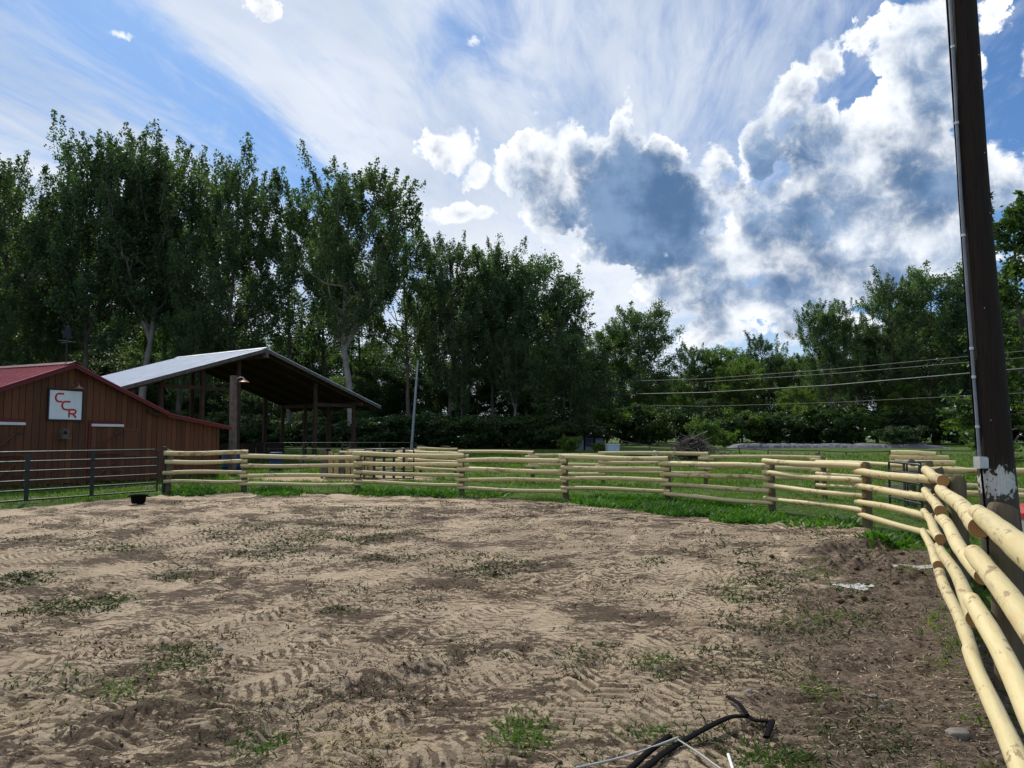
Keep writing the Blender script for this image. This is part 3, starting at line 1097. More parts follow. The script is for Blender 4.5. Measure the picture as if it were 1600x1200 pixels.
CW = dict(prof=prof_cotton, leaf=None, bark=M['bark'])
proto('cot_a', seed=11, H=30, Rad=6.6, base=0.30, nlimb=34, mat=M['cottonwood'], fork=True, **CW)
proto('cot_b', seed=12, H=30, Rad=5.6, base=0.24, nlimb=36, mat=M['cottonwood2'], **CW)
proto('cot_c', seed=13, H=28, Rad=5.2, base=0.33, nlimb=32, mat=M['cottonwood'], gap=0.4, **CW)
proto('cot_d', seed=14, H=29, Rad=5.8, base=0.38, nlimb=30, mat=M['cottonwood2'], fork=True, gap=0.35, prof=prof_cotton, leaf=None, bark=M['palebark'], rtrunk=0.42)
proto('cot_e', seed=15, H=26, Rad=3.5, base=0.30, nlimb=28, mat=M['cottonwood'], up=0.95, prof=prof_narrow, leaf=None, bark=M['bark'])
proto('dome_a', seed=21, H=22, Rad=6.2, base=0.16, nlimb=44, mat=M['cottonwood'], up=0.62, prof=prof_round, leaf=None, bark=M['bark'], prad=0.62, per=105, fing=0.25)
proto('dome_b', seed=22, H=21, Rad=5.6, base=0.14, nlimb=42, mat=M['brightleaf'], up=0.6, prof=prof_round, leaf=None, bark=M['bark'], prad=0.62, fing=0.25)
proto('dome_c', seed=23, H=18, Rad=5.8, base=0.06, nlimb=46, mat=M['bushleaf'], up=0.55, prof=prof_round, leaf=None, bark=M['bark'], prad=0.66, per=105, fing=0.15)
proto('loose', seed=24, H=20, Rad=4.6, base=0.08, nlimb=46, mat=M['needle'], up=0.18, prof=prof_cone, leaf=None, bark=M['bark'], flatb=0.25, prad=0.34, size=0.14)
proto('shrub_a', seed=31, H=5, Rad=3.4, base=0.06, nlimb=22, mat=M['bushleaf'], up=0.6, prof=prof_round, leaf=None, bark=M['bark'], prad=0.42, per=150, size=0.13, rtrunk=0.05)
proto('shrub_b', seed=32, H=4, Rad=2.8, base=0.06, nlimb=20, mat=M['brightleaf'], up=0.6, prof=prof_round, leaf=None, bark=M['bark'], prad=0.38, per=140, size=0.11, rtrunk=0.05)


def plant(key, name, label, cat, px, Y, top=None, h=None, rz=None, group=None, wide=1.0, tint=None):
    """stand a tree in direction px at distance Y with its top at photo height top, or h metres tall"""
    crown, trunk, H = PROTO[key]
    p = at(px, 685, Y)
    z0 = Tz(p.x, p.y)
    if h is None:
        h = at(px, top, Y).z - z0
    s = h / (H * 1.0)
    o = thing(name, label, cat, (p.x, p.y, z0 - 0.05), rz if rz is not None else random.uniform(0, 6.28), group)
    o.scale = (s * wide, s * wide, s)
    link('trunk', trunk, o)
    c = link('crown', crown, o)
    return o


FRONT = 'tall trees along the edge of the wood'
# left wood, front row
rows = [
    ('cot_b', 'tree', 'dark cottonwood at the left frame edge behind the red barn roof', -10, 70, 226, 1.0),
    ('cot_a', 'tree', 'tallest cottonwood with a pointed top rising behind the barn weathervane', 124, 72, 206, 0.95),
    ('cot_d', 'tree', 'cottonwood with twin bushy tops above the barn sign', 212, 73, 202, 0.95),
    ('cot_c', 'tree', 'lower cottonwood between two taller ones above the low end of the barn', 285, 76, 240, 0.9),
    ('cot_b', 'tree', 'broad cottonwood with many upright shoots above the pale shed roof', 365, 72, 232, 1.0),
    ('cot_c', 'tree', 'cottonwood with a notched crown above the peak of the hay shed', 448, 74, 280, 1.0),
    ('cot_d', 'tree', 'tall forked cottonwood with a sparse leaning top to the right of the shed peak', 552, 70, 246, 1.05),
    ('cot_c', 'tree', 'smaller bushy tree tucked under the sparse forked cottonwood', 632, 76, 352, 1.0),
    ('cot_b', 'tree', 'round topped tree left of the gap behind the slim grey pole', 700, 76, 358, 1.0),
    ('cot_a', 'tree', 'dense dark tree at the middle of the wood right of the slim grey pole', 775, 78, 376, 1.05),
    ('dome_a', 'tree', 'broad dome topped tree forming the right shoulder of the tall wood', 822, 80, 396, 1.0),
    ('cot_e', 'tree', 'slender airy poplar standing clear at the right end of the tall wood', 882, 80, 428, 1.15),
    ('dome_c', 'tree', 'low spreading blue green tree at the right foot of the tall wood', 890, 72, 520, 1.1),
]
for key, nm, lab, px, Y, top, wd in rows:
    plant(key, 'cottonwood_tree' if 'cotton' in lab else 'leafy_tree', lab, nm, px, Y, top, group=FRONT, wide=wd)
BACK = 'dark trees standing deeper in the left wood'
deep = [(-60, 84, 260), (40, 88, 300), (90, 80, 330), (165, 86, 290), (250, 84, 300), (320, 88, 320), (405, 84, 340), (500, 86, 350), (560, 90, 380),
        (600, 84, 440), (670, 88, 430), (735, 90, 420), (800, 92, 440), (850, 94, 470), (-150, 74, 230), (-240, 76, 220), (640, 78, 520), (90, 74, 430), (-40, 66, 420),
        (300, 70, 470), (720, 74, 540), (800, 75, 520)]
for i, (px, Y, top) in enumerate(q for k, q in enumerate(deep) if k not in (3, 6, 9, 16)):
    plant(('cot_c', 'cot_e', 'cot_d', 'cot_e', 'cot_c')[i % 5], 'leafy_tree', 'dark leafy tree half hidden inside the wood behind its front row', 'tree', px, Y, top, group=BACK)
# dense lower growth between the trunks
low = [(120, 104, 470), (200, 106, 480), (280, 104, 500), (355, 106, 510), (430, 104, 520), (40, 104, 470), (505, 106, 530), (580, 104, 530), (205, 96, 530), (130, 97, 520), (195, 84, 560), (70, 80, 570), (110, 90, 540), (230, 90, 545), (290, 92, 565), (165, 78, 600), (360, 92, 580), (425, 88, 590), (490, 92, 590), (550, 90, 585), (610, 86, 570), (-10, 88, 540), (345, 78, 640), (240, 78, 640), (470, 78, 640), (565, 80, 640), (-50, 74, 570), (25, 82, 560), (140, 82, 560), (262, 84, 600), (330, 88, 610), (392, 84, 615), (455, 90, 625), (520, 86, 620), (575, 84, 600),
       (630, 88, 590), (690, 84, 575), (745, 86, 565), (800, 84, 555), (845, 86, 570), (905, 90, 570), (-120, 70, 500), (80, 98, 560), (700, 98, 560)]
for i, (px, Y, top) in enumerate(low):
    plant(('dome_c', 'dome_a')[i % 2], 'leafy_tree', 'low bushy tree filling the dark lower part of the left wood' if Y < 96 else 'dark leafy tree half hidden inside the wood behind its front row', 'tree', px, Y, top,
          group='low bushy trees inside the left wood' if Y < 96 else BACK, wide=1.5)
# far middle trees
mid = [('dome_b', 'bright green rounded tree just left of the big dome tree in the far middle', 948, 104, 512, 0.9),
       ('dome_a', 'big dome shaped tree with a rounded crown at the centre of the far tree line', 1000, 100, 476, 1.05),
       ('dome_b', 'small bright tree at the right foot of the big dome tree', 1062, 104, 590, 0.8),
       ('cot_b', 'thin topped tree above the brush pile', 1083, 112, 532, 1.25),
       ('dome_b', 'pale feathery topped tree right of the brush pile', 1128, 114, 540, 1.4),
       ('dome_b', 'rounded yellow green tree in the middle of the far tree line', 1160, 106, 560, 1.1),
       ('cot_b', 'spiky topped tree rising above the grey stone bank', 1192, 112, 516, 1.25),
       ('dome_a', 'dark tree at the low dip before the right hand grove', 1240, 108, 552, 0.95),
       ('cot_a', 'tree with an arched open crown at the left end of the right hand grove', 1296, 84, 466, 1.05),
       ('cot_d', 'dark two lobed tree in the right hand grove', 1350, 88, 496, 1.25),
       ('cot_b', 'tall rounded tree topping the right hand grove left of the utility pole', 1398, 84, 420, 1.0),
       ('dome_a', 'dense tree directly left of the utility pole', 1462, 86, 416, 1.05),
       ('cot_b', 'tree hidden largely behind the utility pole', 1535, 84, 410, 1.1),
       ('loose', 'tall conifer like tree with drooping sprays at the right frame edge', 1612, 46, 300, 1.3),
       ('dome_b', 'light green tree filling the right frame edge below the conifer like tree', 1640, 52, 470, 1.0)]
for key, lab, px, Y, top, wd in mid:
    plant(key, 'conifer_tree' if key == 'loose' else 'leafy_tree', lab, 'tree', px, Y, top, group='trees across the far side of the pasture', wide=wd)
for i, (px, Y, top) in enumerate([(920, 112, 560), (975, 112, 560), (1040, 118, 580), (1110, 122, 575), (1150, 124, 560), (1215, 120, 555), (1265, 118, 560), (1310, 100, 560), (1370, 100, 520),
                                  (1430, 98, 500), (1490, 100, 480), (1560, 98, 470), (1620, 96, 480), (1700, 80, 430), (1780, 80, 430), (1250, 96, 600), (1330, 92, 590), (1020, 98, 600), (1110, 104, 620), (1400, 84, 590), (1180, 104, 630)]):
    plant(('cot_b', 'dome_b', 'dome_c', 'dome_b')[i % 4], 'leafy_tree', 'leafy tree filling in behind the far front trees', 'tree', px, Y, top, group='background trees beyond the pasture', wide=1.35)
# understorey shrubs along the foot of both woods
und = 'shrubs along the foot of the trees'
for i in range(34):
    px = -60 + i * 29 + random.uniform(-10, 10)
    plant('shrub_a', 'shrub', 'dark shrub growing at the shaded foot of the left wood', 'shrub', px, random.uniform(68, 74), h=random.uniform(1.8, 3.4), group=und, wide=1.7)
for i in range(22):
    px = 960 + i * 33 + random.uniform(-12, 12)
    plant('shrub_b' if i % 3 == 0 else 'shrub_a', 'bush', 'green bush growing below the far right trees', 'bush', px, random.uniform(82, 92), h=random.uniform(2.5, 5.0), group='bushes below the far trees', wide=1.4)
plant('shrub_b', 'bush', 'bright bush in front of the small dark roofed shed', 'bush', 890, 62, h=1.5, wide=1.3)
plant('shrub_b', 'bush', 'low bush hiding the lower right part of the small dark roofed shed', 'bush', 936, 63, h=0.9, wide=1.5)
plant('shrub_b', 'bush', 'leafy bush behind the right end of the brush pile', 'bush', 1100, 66, h=3.0, wide=1.0)
plant('shrub_a', 'bush', 'grey green bush on the stone bank left of the utility pole', 'bush', 1408, 66, h=2.0, wide=1.6)
plant('shrub_b', 'bush', 'round bush at the left end of the stone bank', 'bush', 1130, 70, h=1.8, wide=1.2)

# ------------------------------------------------------------------ log fences
def log_mesh(L, r0, r1, n=12, seg=7, wob=0.012, capmat=1, rng=random):
    mb = MB()
    ph, ph2 = rng.uniform(0, 6), rng.uniform(0, 6)
    pts, rad = [], []
    for k in range(seg + 1):
        t = k / seg
        pts.append((L * t, wob * math.sin(2.3 * t * math.pi + ph), wob * math.sin(1.7 * t * math.pi + ph2)))
        rad.append((r0 + (r1 - r0) * t) * (1 + rng.uniform(-0.045, 0.045)))
    mb.tube(pts, rad, n, True, capmat)
    return mb


def place_log(name, a, b, r0, r1, parent, root_loc=Vector((0, 0, 0)), n=12, seg=7, wob=0.012):
    a, b = Vector(a) - root_loc, Vector(b) - root_loc
    d = b - a
    o = log_mesh(d.length, r0, r1, n, seg, wob).build(name, [M['peeled'], M['cut']], parent)
    q = d.normalized().to_track_quat('X', 'Z')
    o.location = a
    o.rotation_euler = q.to_euler()
    return o


def post_mesh(h, r, n=14, deep=0.25):
    mb = MB()
    rr = [r * 1.04, r * 1.02, r, r * 0.985, r * 0.97, r * 0.86]
    zz = [-deep, h * 0.25, h * 0.5, h * 0.8, h - 0.02, h]
    j = [(random.uniform(-0.008, 0.008), random.uniform(-0.008, 0.008)) for _ in zz]
    mb.tube([(x, y, z) for (x, y), z in zip(j, zz)], rr, n)
    return mb


HIGH, LOW = [1.115, 0.845, 0.575, 0.305], [1.015, 0.745, 0.475, 0.205]


def arena_fence():
    base = Vector((POSTS[4][0], POSTS[4][1], 0))
    t = thing('rail_fence', 'pale peeled log rail fence curving round the sandy arena', 'fence', base)
    P = [Vector((x, y, Tz(x, y))) for x, y in POSTS]
    for i, p in enumerate(P):
        r = 0.085 if i < 8 else 0.092
        h = 1.17 if i > 1 else 1.2
        post_mesh(h, r).build('post', M['post'], t, p - base, (random.uniform(-0.02, 0.02), random.uniform(-0.02, 0.02), random.uniform(0, 6)))
    n = len(P)
    for i in range(n - 1):
        hs = {8: [1.14, 0.83, 0.52, 0.22], 9: [1.045, 0.74, 0.43, 0.17], 10: [1.12, 0.82, 0.49, 0.165]}.get(i, HIGH if i % 2 == 0 else LOW)
        a, b = P[i], P[i + 1]
        d = (b - a)
        d.z = 0
        d.normalize()
        # nailed on the arena side of the posts
        side = Vector((d.y, -d.x, 0))
        near = i >= 7
        for k, h in enumerate(hs):
            r = (0.064, 0.057, 0.053, 0.050)[k] * (1.02 if near else 1.0)
            off = 0.085 + r * 0.9 + (0.026 * k if i >= 8 else 0.0)
            ex = random.uniform(0.06, 0.12) if not near else random.uniform(0.10, 0.2)
            # side frame follows the neighbouring spans so ends meet on the post face
            pa = a + side * off - d * ex + Vector((0, 0, h + random.uniform(-0.015, 0.015)))
            pb = b + side * off + d * (random.uniform(0.10, 0.2) if near else random.uniform(0.05, 0.11)) + Vector((0, 0, h + random.uniform(-0.02, 0.02)))
            fl = random.random() < 0.5
            ra, rb = (r * 1.06, r * 0.92) if fl else (r * 0.92, r * 1.06)
            place_log('rail', pa, pb, ra, rb, t, base, 18 if near else 12, 14 if near else 8, 0.011 if near else 0.016)
    return t


arena_fence()


def pen_fence(name, label, pts, heights, r=0.06, stack=True, over=0.12, rise=0.0):
    base = Vector((pts[0][0], pts[0][1], Tz(*pts[0])))
    t = thing(name, label, 'fence', base)
    P = [Vector((x, y, Tz(x, y))) for x, y in pts]
    for i, p in enumerate(P):
        post_mesh(heights[0] + 0.1, 0.075, 10).build('post', M['post'], t, p - base)
    for i in range(len(P) - 1):
        a, b = P[i], P[i + 1]
        d = (b - a)
        d.z = 0
        d.normalize()
        side = Vector((d.y, -d.x, 0))
        for k, h in enumerate(heights):
            z = Vector((0, 0, h + (0.065 if i % 2 else -0.03)))
            place_log('rail', a + side * 0.13 - d * over + z, b + side * 0.13 + d * over + z, r * random.uniform(0.9, 1.1), r * random.uniform(0.85, 1.05), t, base, 9, 5)
    if stack:
        for p in P:
            for k, h in enumerate(heights[:-1] if len(heights) > 2 else heights):
                place_log('spacer_block', p + Vector((-0.28, -0.20, h - 0.10)), p + Vector((0.24, -0.22, h - 0.11)), 0.055, 0.055, t, base, 8, 2, 0.0)
    return t


pen_fence('rail_fence', 'second peeled log fence standing behind the middle of the arena fence',
          [(-4.6, 31.5), (-1.9, 29.0), (0.75, 27.2), (3.2, 26.4), (6.5, 25.2), (9.6, 23.6)], [1.05, 0.72, 0.40])
pen_fence('rail_fence', 'short log fence with crossed rails in front of the hay shed pen',
          [(-6.7, 30.5), (-4.1, 33.6), (-2.5, 33.2)], [1.06, 0.66, 0.3], 0.055)
pen_fence('rail_fence', 'log fence joining the gate and running behind the utility pole',
          [(8.1, 14.6), (10.2, 13.2), (11.6, 12.2)], [1.05, 0.62], 0.06, False)
pen_fence('rail_fence', 'low log fence at the right edge beyond the utility pole',
          [(11.6, 16.6), (13.4, 15.6), (15.4, 15.0)], [0.98, 0.5], 0.065, False)
pen_fence('rail_fence', 'log fence section leaving the arena corner towards the log stack',
          [(8.4, 20.2), (9.4, 17.6)], [1.02, 0.70, 0.40], 0.06, True)

# ------------------------------------------------------------------ metal gates
def pipe_gate(name, label, a, b, h, bars, mat, r=0.02, stays=(0.3, 0.65), group=None, z0=0.06):
    a, b = Vector(a), Vector(b)
    t = thing(name, label, 'gate', a, 0, group)
    d = b - a
    d.z = 0
    L = d.length
    d.normalize()
    zb = b.z - a.z

    def pt(s, z):
        return d * (s * L) + Vector((0, 0, z + zb * s))
    for k in range(bars):
        f = k / (bars - 1)
        z = z0 + (h - z0) * f
        if k == bars - 1:
            pts = [pt(0, z - 0.10), pt(0.008, z - 0.03), pt(0.02, z), pt(0.98, z), pt(0.992, z - 0.03), pt(1, z - 0.10)]
        else:
            pts = [pt(0, z), pt(1, z)]
        MB().tube(pts, r, 8).build('bar', mat, t)
    for s in (0.0, 1.0):
        MB().tube([pt(s, z0 - 0.03), pt(s, h - 0.09)], r * 1.1, 8).build('end_upright', mat, t)
    for s in stays:
        MB().bar(pt(s, z0 - 0.02), pt(s, h - 0.02), 0.02, 0.10, d).build('stay', mat, t)
    return t


la = gnd(-30, 790)
A0 = Vector((-12.1, 16.4, Tz(-12.1, 16.4) + 0.02))
A1 = Vector((-9.82, 20.75, Tz(-9.82, 20.75) + 0.02))
dd = (A1 - A0).normalized()
pipe_gate('pipe_gate', 'long dull green six bar pipe gate in front of the barn', A0 - dd * 0.6, A1, 1.19, 6, M['gategreen'], 0.021, (0.37, 0.66))
gp = MB()
gp.tube([(0, 0, -0.2), (0, 0, 1.28)], 0.05, 10)
gp.tube([(0, 0, 1.28), (0, 0, 1.30)], [0.052, 0.03], 10)
o = gp.build('gate_post', M['gategreen'], None, (-9.72, 20.93, Tz(-9.72, 20.93)))
tag(o, 'dull green steel hinge post between the pipe gate and the log fence', 'post')
pipe_gate('pipe_gate', 'small black pipe gate standing open beside the right fence corner',
          (8.05, 16.0, Tz(8.05, 16.0) + 0.13), (7.75, 14.2, Tz(7.75, 14.2) + 0.13), 0.99, 6, M['gateblack'], 0.022, (0.5,))
pipe_gate('pipe_gate', 'black pipe gate seen behind the small open gate near the log stack',
          (9.65, 17.2, Tz(9.65, 17.2) + 0.1), (8.75, 16.6, Tz(8.75, 16.6) + 0.1), 0.99, 5, M['gateblack'], 0.02, (0.5,))
# pens under the hay shed
pipe_gate('cattle_panel', 'galvanised cattle panel along the front of the hay shed', (-12.4, 37.4, 0.1), (-5.0, 39.2, 0.1), 1.30, 5, M['gategreen'], 0.018, (0.25, 0.5, 0.75))
pipe_gate('cattle_panel', 'black cattle panel around the straw feeder beside the hay shed', (-5.6, 28.4, 0.06), (-3.7, 28.2, 0.06), 1.15, 5, M['gateblack'], 0.024, (0.2, 0.4, 0.6, 0.8))

# ------------------------------------------------------------------ barn
BA = R(25)
barn_o = at(340, 746, 30.0)
barn_o.z = Tz(barn_o.x, barn_o.y)
barn = thing('barn', 'low red brown board barn with red metal roof behind the pipe gate', 'barn', barn_o, math.pi / 2 - BA)
bu = Vector((math.sin(BA), math.cos(BA), 0))
bv = Vector((-math.cos(BA), math.sin(BA), 0))


def bpt(px, py):
    """the barn-front point (local x, z) that the photo shows at px, py"""
    x, y, z = ray(px, py)
    det = x * bu.y - y * bu.x
    s = (barn_o.x * bu.y - barn_o.y * bu.x) / det
    P = Vector((x * s, y * s, CAM_H + z * s))
    return (P - barn_o).dot(bu), P.z - barn_o.z


ax, az_ = bpt(108, 570)
kx, kz = bpt(250, 643)
ex, ez = bpt(345, 663)
SL = (az_ - kz) / (kx - ax)
SL2 = (kz - ez) / (ex - kx)
XR, XL = 0.0, 2 * ax


def roof_z(x):
    q = abs(x - ax)
    w = kx - ax
    return az_ - SL * q if q < w else kz - SL2 * (q - w)


DEPTH = 9.0
# dark core so no light shows through the board gaps
core = [(XL + 0.02, -0.1), (XR - 0.02, -0.1), (XR - 0.02, roof_z(XR) - 0.10), (kx, kz - 0.10), (ax, az_ - 0.10), (2 * ax - kx, kz - 0.10), (XL + 0.02, roof_z(XL) - 0.10)]
MB().prism(core, 0.004, DEPTH).build('inner_wall', M['inside'], barn)
pw = 0.215
x = XL
while x < XR - 0.02:
    w = pw * random.uniform(0.9, 1.1)
    x1 = min(x + w, XR)
    y0 = -0.032 - random.uniform(0, 0.012)
    zb = 0.02 + random.uniform(0, 0.06)
    a0, a1 = x + 0.009, x1 - 0.009
    cuts = [a0] + [c for c in (ax, kx, 2 * ax - kx) if a0 < c < a1] + [a1]
    poly = [(a0, zb), (a1, zb)] + [(c, roof_z(c) - 0.045) for c in reversed(cuts)]
    MB().prism(poly, y0, 0.0).build('plank', M['barnwood'], barn)
    x = x1
# right side wall boards
y = 0.0
while y < DEPTH - 0.05:
    MB().box((XR, y + 0.006, 0.03), (XR + 0.034, y + 0.21, roof_z(XR) - 0.04)).build('plank', M['barnwood'], barn)
    y += 0.216


# roofs: sheets with standing ribs
def roof_sheets(parent, x0, z0, x1, z1, y0, y1, mat, name='roof_sheet', pitch=0.9, rib=0.23, th=0.03, ribh=0.022):
    y = y0
    d = Vector((x1 - x0, 0, z1 - z0)).normalized()
    nrm = Vector((-d.z, 0, d.x))
    if nrm.z < 0:
        nrm = -nrm
    while y < y1 - 1e-3:
        ye = min(y + pitch, y1)
        lift = random.uniform(0, 0.006)
        mb = MB()
        prof = []
        k = 0
        yy = y + 0.003
        pts = []
        while yy < ye - 0.004:
            pts += [(yy, 0), (min(yy + rib * 0.62, ye - 0.003), 0), (min(yy + rib * 0.70, ye - 0.003), ribh), (min(yy + rib * 0.86, ye - 0.003), ribh), (min(yy + rib * 0.94, ye - 0.003), 0)]
            yy += rib
        pts.append((ye - 0.003, 0))
        top0 = [Vector((x0, q, z0)) + nrm * (th + hh + lift) for q, hh in pts]
        top1 = [Vector((x1, q, z1)) + nrm * (th + hh + lift) for q, hh in pts]
        bot0 = [Vector((x0, q, z0)) + nrm * lift for q, hh in pts]
        bot1 = [Vector((x1, q, z1)) + nrm * lift for q, hh in pts]
        n = len(pts)
        v = top0 + top1 + bot0 + bot1
        f = []
        for i in range(n - 1):
            f.append((i, i + 1, n + i + 1, n + i))
            f.append((2 * n + i, 3 * n + i, 3 * n + i + 1, 2 * n + i + 1))
            f.append((i, 2 * n + i, 2 * n + i + 1, i + 1))
            f.append((n + i, n + i + 1, 3 * n + i + 1, 3 * n + i))
        f.append((0, n, 3 * n, 2 * n))
        f.append((n - 1, 3 * n - 1 + 0, 4 * n - 1, 2 * n - 1))
        mb.add(v, f)
        mb.build(name, mat, parent)
        y = ye


OV = 0.32
roof_sheets(barn, ax + 0.01, az_ + 0.0, kx + 0.14, kz - SL * 0.14 + 0.0, -OV, DEPTH + 0.3, M['redroof'])
roof_sheets(barn, ax - 0.01, az_ + 0.0, 2 * ax - kx - 0.14, kz - SL * 0.14, -OV, DEPTH + 0.3, M['redroof'])
roof_sheets(barn, kx + 0.02, kz - 0.075, XR + 0.36, kz - 0.075 - SL2 * (XR + 0.36 - kx), -OV, DEPTH + 0.3, M['redroof'])
roof_sheets(barn, 2 * ax - kx - 0.02, kz - 0.075, XL - 0.36, kz - 0.075 - SL2 * (XR + 0.36 - kx), -OV, DEPTH + 0.3, M['redroof'])
MB().prism([(ax - 0.24, az_ - 0.085 + 0.06), (ax, az_ + 0.075), (ax + 0.24, az_ - 0.085 + 0.06), (ax + 0.24, az_ - 0.06 + 0.06), (ax, az_ + 0.10), (ax - 0.24, az_ - 0.06 + 0.06)], -OV - 0.02, DEPTH + 0.3).build('ridge_cap', M['redtrim'], barn)
for a, b in (((ax, az_ - 0.065), (kx + 0.14, kz - SL * 0.14 - 0.065)), ((ax, az_ - 0.065), (2 * ax - kx - 0.14, kz - SL * 0.14 - 0.065)),
             ((kx + 0.10, kz - 0.155), (XR + 0.36, kz - 0.145 - SL2 * (XR + 0.36 - kx))), ((2 * ax - kx - 0.1, kz - 0.155), (XL - 0.36, kz - 0.145 - SL2 * (XR + 0.36 - kx)))):
    MB().bar((a[0], -OV + 0.012, a[1]), (b[0], -OV + 0.012, b[1]), 0.03, 0.10, (0, 0, 1)).build('rake_board', M['redtrim'], barn)
MB().bar((kx - 0.62, -0.16, kz - 0.02), (kx - 0.10, -0.16, kz - 0.16), 0.06, 0.09).build('eave_bracket', M['darkwood'], barn)


# doors
def barn_door(px0, px1, pyt, trim_mat):
    x0, z1 = bpt(px0, pyt)
    x1, _ = bpt(px1, pyt)
    d = bpy.data.objects.new('door', None)
    mb = MB()
    n = max(4, int(round((x1 - x0) / 0.2)))
    w = (x1 - x0) / n
    mb.box((x0, -0.10, z1 + 0.045), (x1 + 0.02, -0.05, z1 + 0.15))
    d = mb.build('door', M['redtrim'], barn)
    MB().box((x0 - 0.02, -0.135, z1 - 0.045), (x1 + 0.04, -0.055, z1 + 0.040)).build('lintel', M['whitetrim'], d)
    for i in range(n):
        MB().box((x0 + i * w + 0.006, -0.082 - random.uniform(0, 0.006), 0.10), (x0 + (i + 1) * w - 0.006, -0.052, z1 - 0.05)).build('plank', M['barnwood'], d)
    zt, zm = z1 - 0.1, 1.0
    MB().bar((x0 + 0.1, -0.10, zm + 0.05), (x1 - 0.05, -0.10, zt), 0.022, 0.13, (0, -1, 0)).build('brace', M['barnwood'], d)
    MB().bar((x0 + 0.1, -0.10, 0.15), (x1 - 0.05, -0.10, zm - 0.1), 0.022, 0.13, (0, -1, 0)).build('brace', M['barnwood'], d)
    for hz_ in (0.35, z1 - 0.32):
        MB().box((x1 - 0.30, -0.118, hz_), (x1 + 0.03, -0.108, hz_ + 0.045)).build('hinge', M['gateblack'], d)
    MB().tube([(x0 + 0.09, -0.11, 1.02), (x0 + 0.09, -0.15, 1.05), (x0 + 0.09, -0.15, 1.20), (x0 + 0.09, -0.11, 1.23)], 0.010, 6).build('handle', M['gateblack'], d)
    MB().bar((x0, -0.105, zm), (x1, -0.105, zm), 0.03, 0.14, (0, -1, 0)).build('cross_rail', M['barnwood'], d)
    MB().box((x0 - 0.10, -0.08, 0.05), (x0 - 0.015, -0.046, z1 + 0.15)).build('jamb', M['redtrim'], d)


barn_door(141, 188, 664, M['whitetrim'])
barn_door(-22, 34, 661, M['whitetrim'])
hx0, hz = bpt(192, 672)
hx1, _ = bpt(215, 672)
hb = MB().box((hx0, -0.075, 0.9), (hx1, -0.05, hz - 0.03)).build('hatch', M['barnwood'], barn)
MB().box((hx0 - 0.03, -0.095, hz - 0.02), (hx1 + 0.03, -0.05, hz + 0.05)).build('hatch_rail', M['barnwood'], hb)


def barn_world(x, y, z):
    return barn_o + bu * x + bv * y + Vector((0, 0, z))


BRZ = math.pi / 2 - BA
# sign with cascading letters
sx0, sz1 = bpt(75, 609)
sx1, sz0 = bpt(124, 656)
sw, sh = sx1 - sx0, sz1 - sz0
sign = thing('ranch_sign', 'square white sign with red letters CCR on the barn gable', 'sign', barn_world((sx0 + sx1) / 2, -0.05, sz0), BRZ)
MB().box((-sw / 2, -0.04, 0.0), (sw / 2, -0.012, sh)).build('panel', M['signwhite'], sign)
fr = 0.045
for lo, hi in (((-sw / 2 - fr, -0.055, -fr), (sw / 2 + fr, -0.005, 0.0)), ((-sw / 2 - fr, -0.055, sh), (sw / 2 + fr, -0.005, sh + fr)),
               ((-sw / 2 - fr, -0.055, 0.001), (-sw / 2, -0.005, sh - 0.001)), ((sw / 2, -0.055, 0.001), (sw / 2 + fr, -0.005, sh - 0.001))):
    MB().box(lo, hi).build('frame', M['navy'], sign)


def stroke(mb, pts, w, y0=-0.052, y1=-0.0415, sx=1, sz=1, ox=0, oz=0):
    """ribbon letter stroke in the sign plane"""
    P = [Vector((p[0] * sx + ox, 0, p[1] * sz + oz)) for p in pts]
    L, Rr = [], []
    for i, p in enumerate(P):
        d = (P[min(i + 1, len(P) - 1)] - P[max(i - 1, 0)]).normalized()
        nn = Vector((-d.z, 0, d.x))
        L.append(p + nn * w / 2)
        Rr.append(p - nn * w / 2)
    n = len(P)
    v = [(q.x, y0, q.z) for q in L] + [(q.x, y0, q.z) for q in Rr] + [(q.x, y1, q.z) for q in L] + [(q.x, y1, q.z) for q in Rr]
    f = []
    for i in range(n - 1):
        f += [(i, i + 1, n + i + 1, n + i), (i, 2 * n + i, 2 * n + i + 1, i + 1), (n + i, n + i + 1, 3 * n + i + 1, 3 * n + i)]
    f += [(0, n, 3 * n, 2 * n), (n - 1, 3 * n - 1, 4 * n - 1, 2 * n - 1)]
    mb.add(v, f)


CSH = [(1.25, 1.0), (0.5, 1.0), (0.25, 0.95), (0.08, 0.78), (0.0, 0.5), (0.08, 0.24), (0.25, 0.06), (0.5, 0.0), (1.0, 0.0)]
LW, LH, ST = 0.20 * sw, 0.275 * sh, 0.050 * sw
m1 = MB()
stroke(m1, CSH, ST, sx=LW, sz=LH, ox=-sw * 0.32, oz=sh * 0.61)
m1.build('letter', M['signred'], sign)['label'] = 'red letter C at the upper left of the sign'
m2 = MB()
stroke(m2, CSH, ST, sx=LW, sz=LH, ox=-sw * 0.115, oz=sh * 0.345)
m2.build('letter', M['signred'], sign)['label'] = 'red letter C in the middle of the sign'
m3 = MB()
rx, rz_ = sw * 0.11, sh * 0.075
stroke(m3, [(0, 0), (0, 1.0)], ST, sx=LW, sz=LH, ox=rx, oz=rz_)
stroke(m3, [(-0.0, 0.99), (0.7, 1.0), (0.97, 0.92), (1.05, 0.74), (0.97, 0.56), (0.7, 0.47), (0.05, 0.47)], ST, -0.0525, sx=LW, sz=LH, ox=rx, oz=rz_)
stroke(m3, [(0.55, 0.46), (1.08, 0.0)], ST, -0.053, sx=LW, sz=LH, ox=rx, oz=rz_)
m3.build('letter', M['signred'], sign)['label'] = 'red letter R at the lower right of the sign'


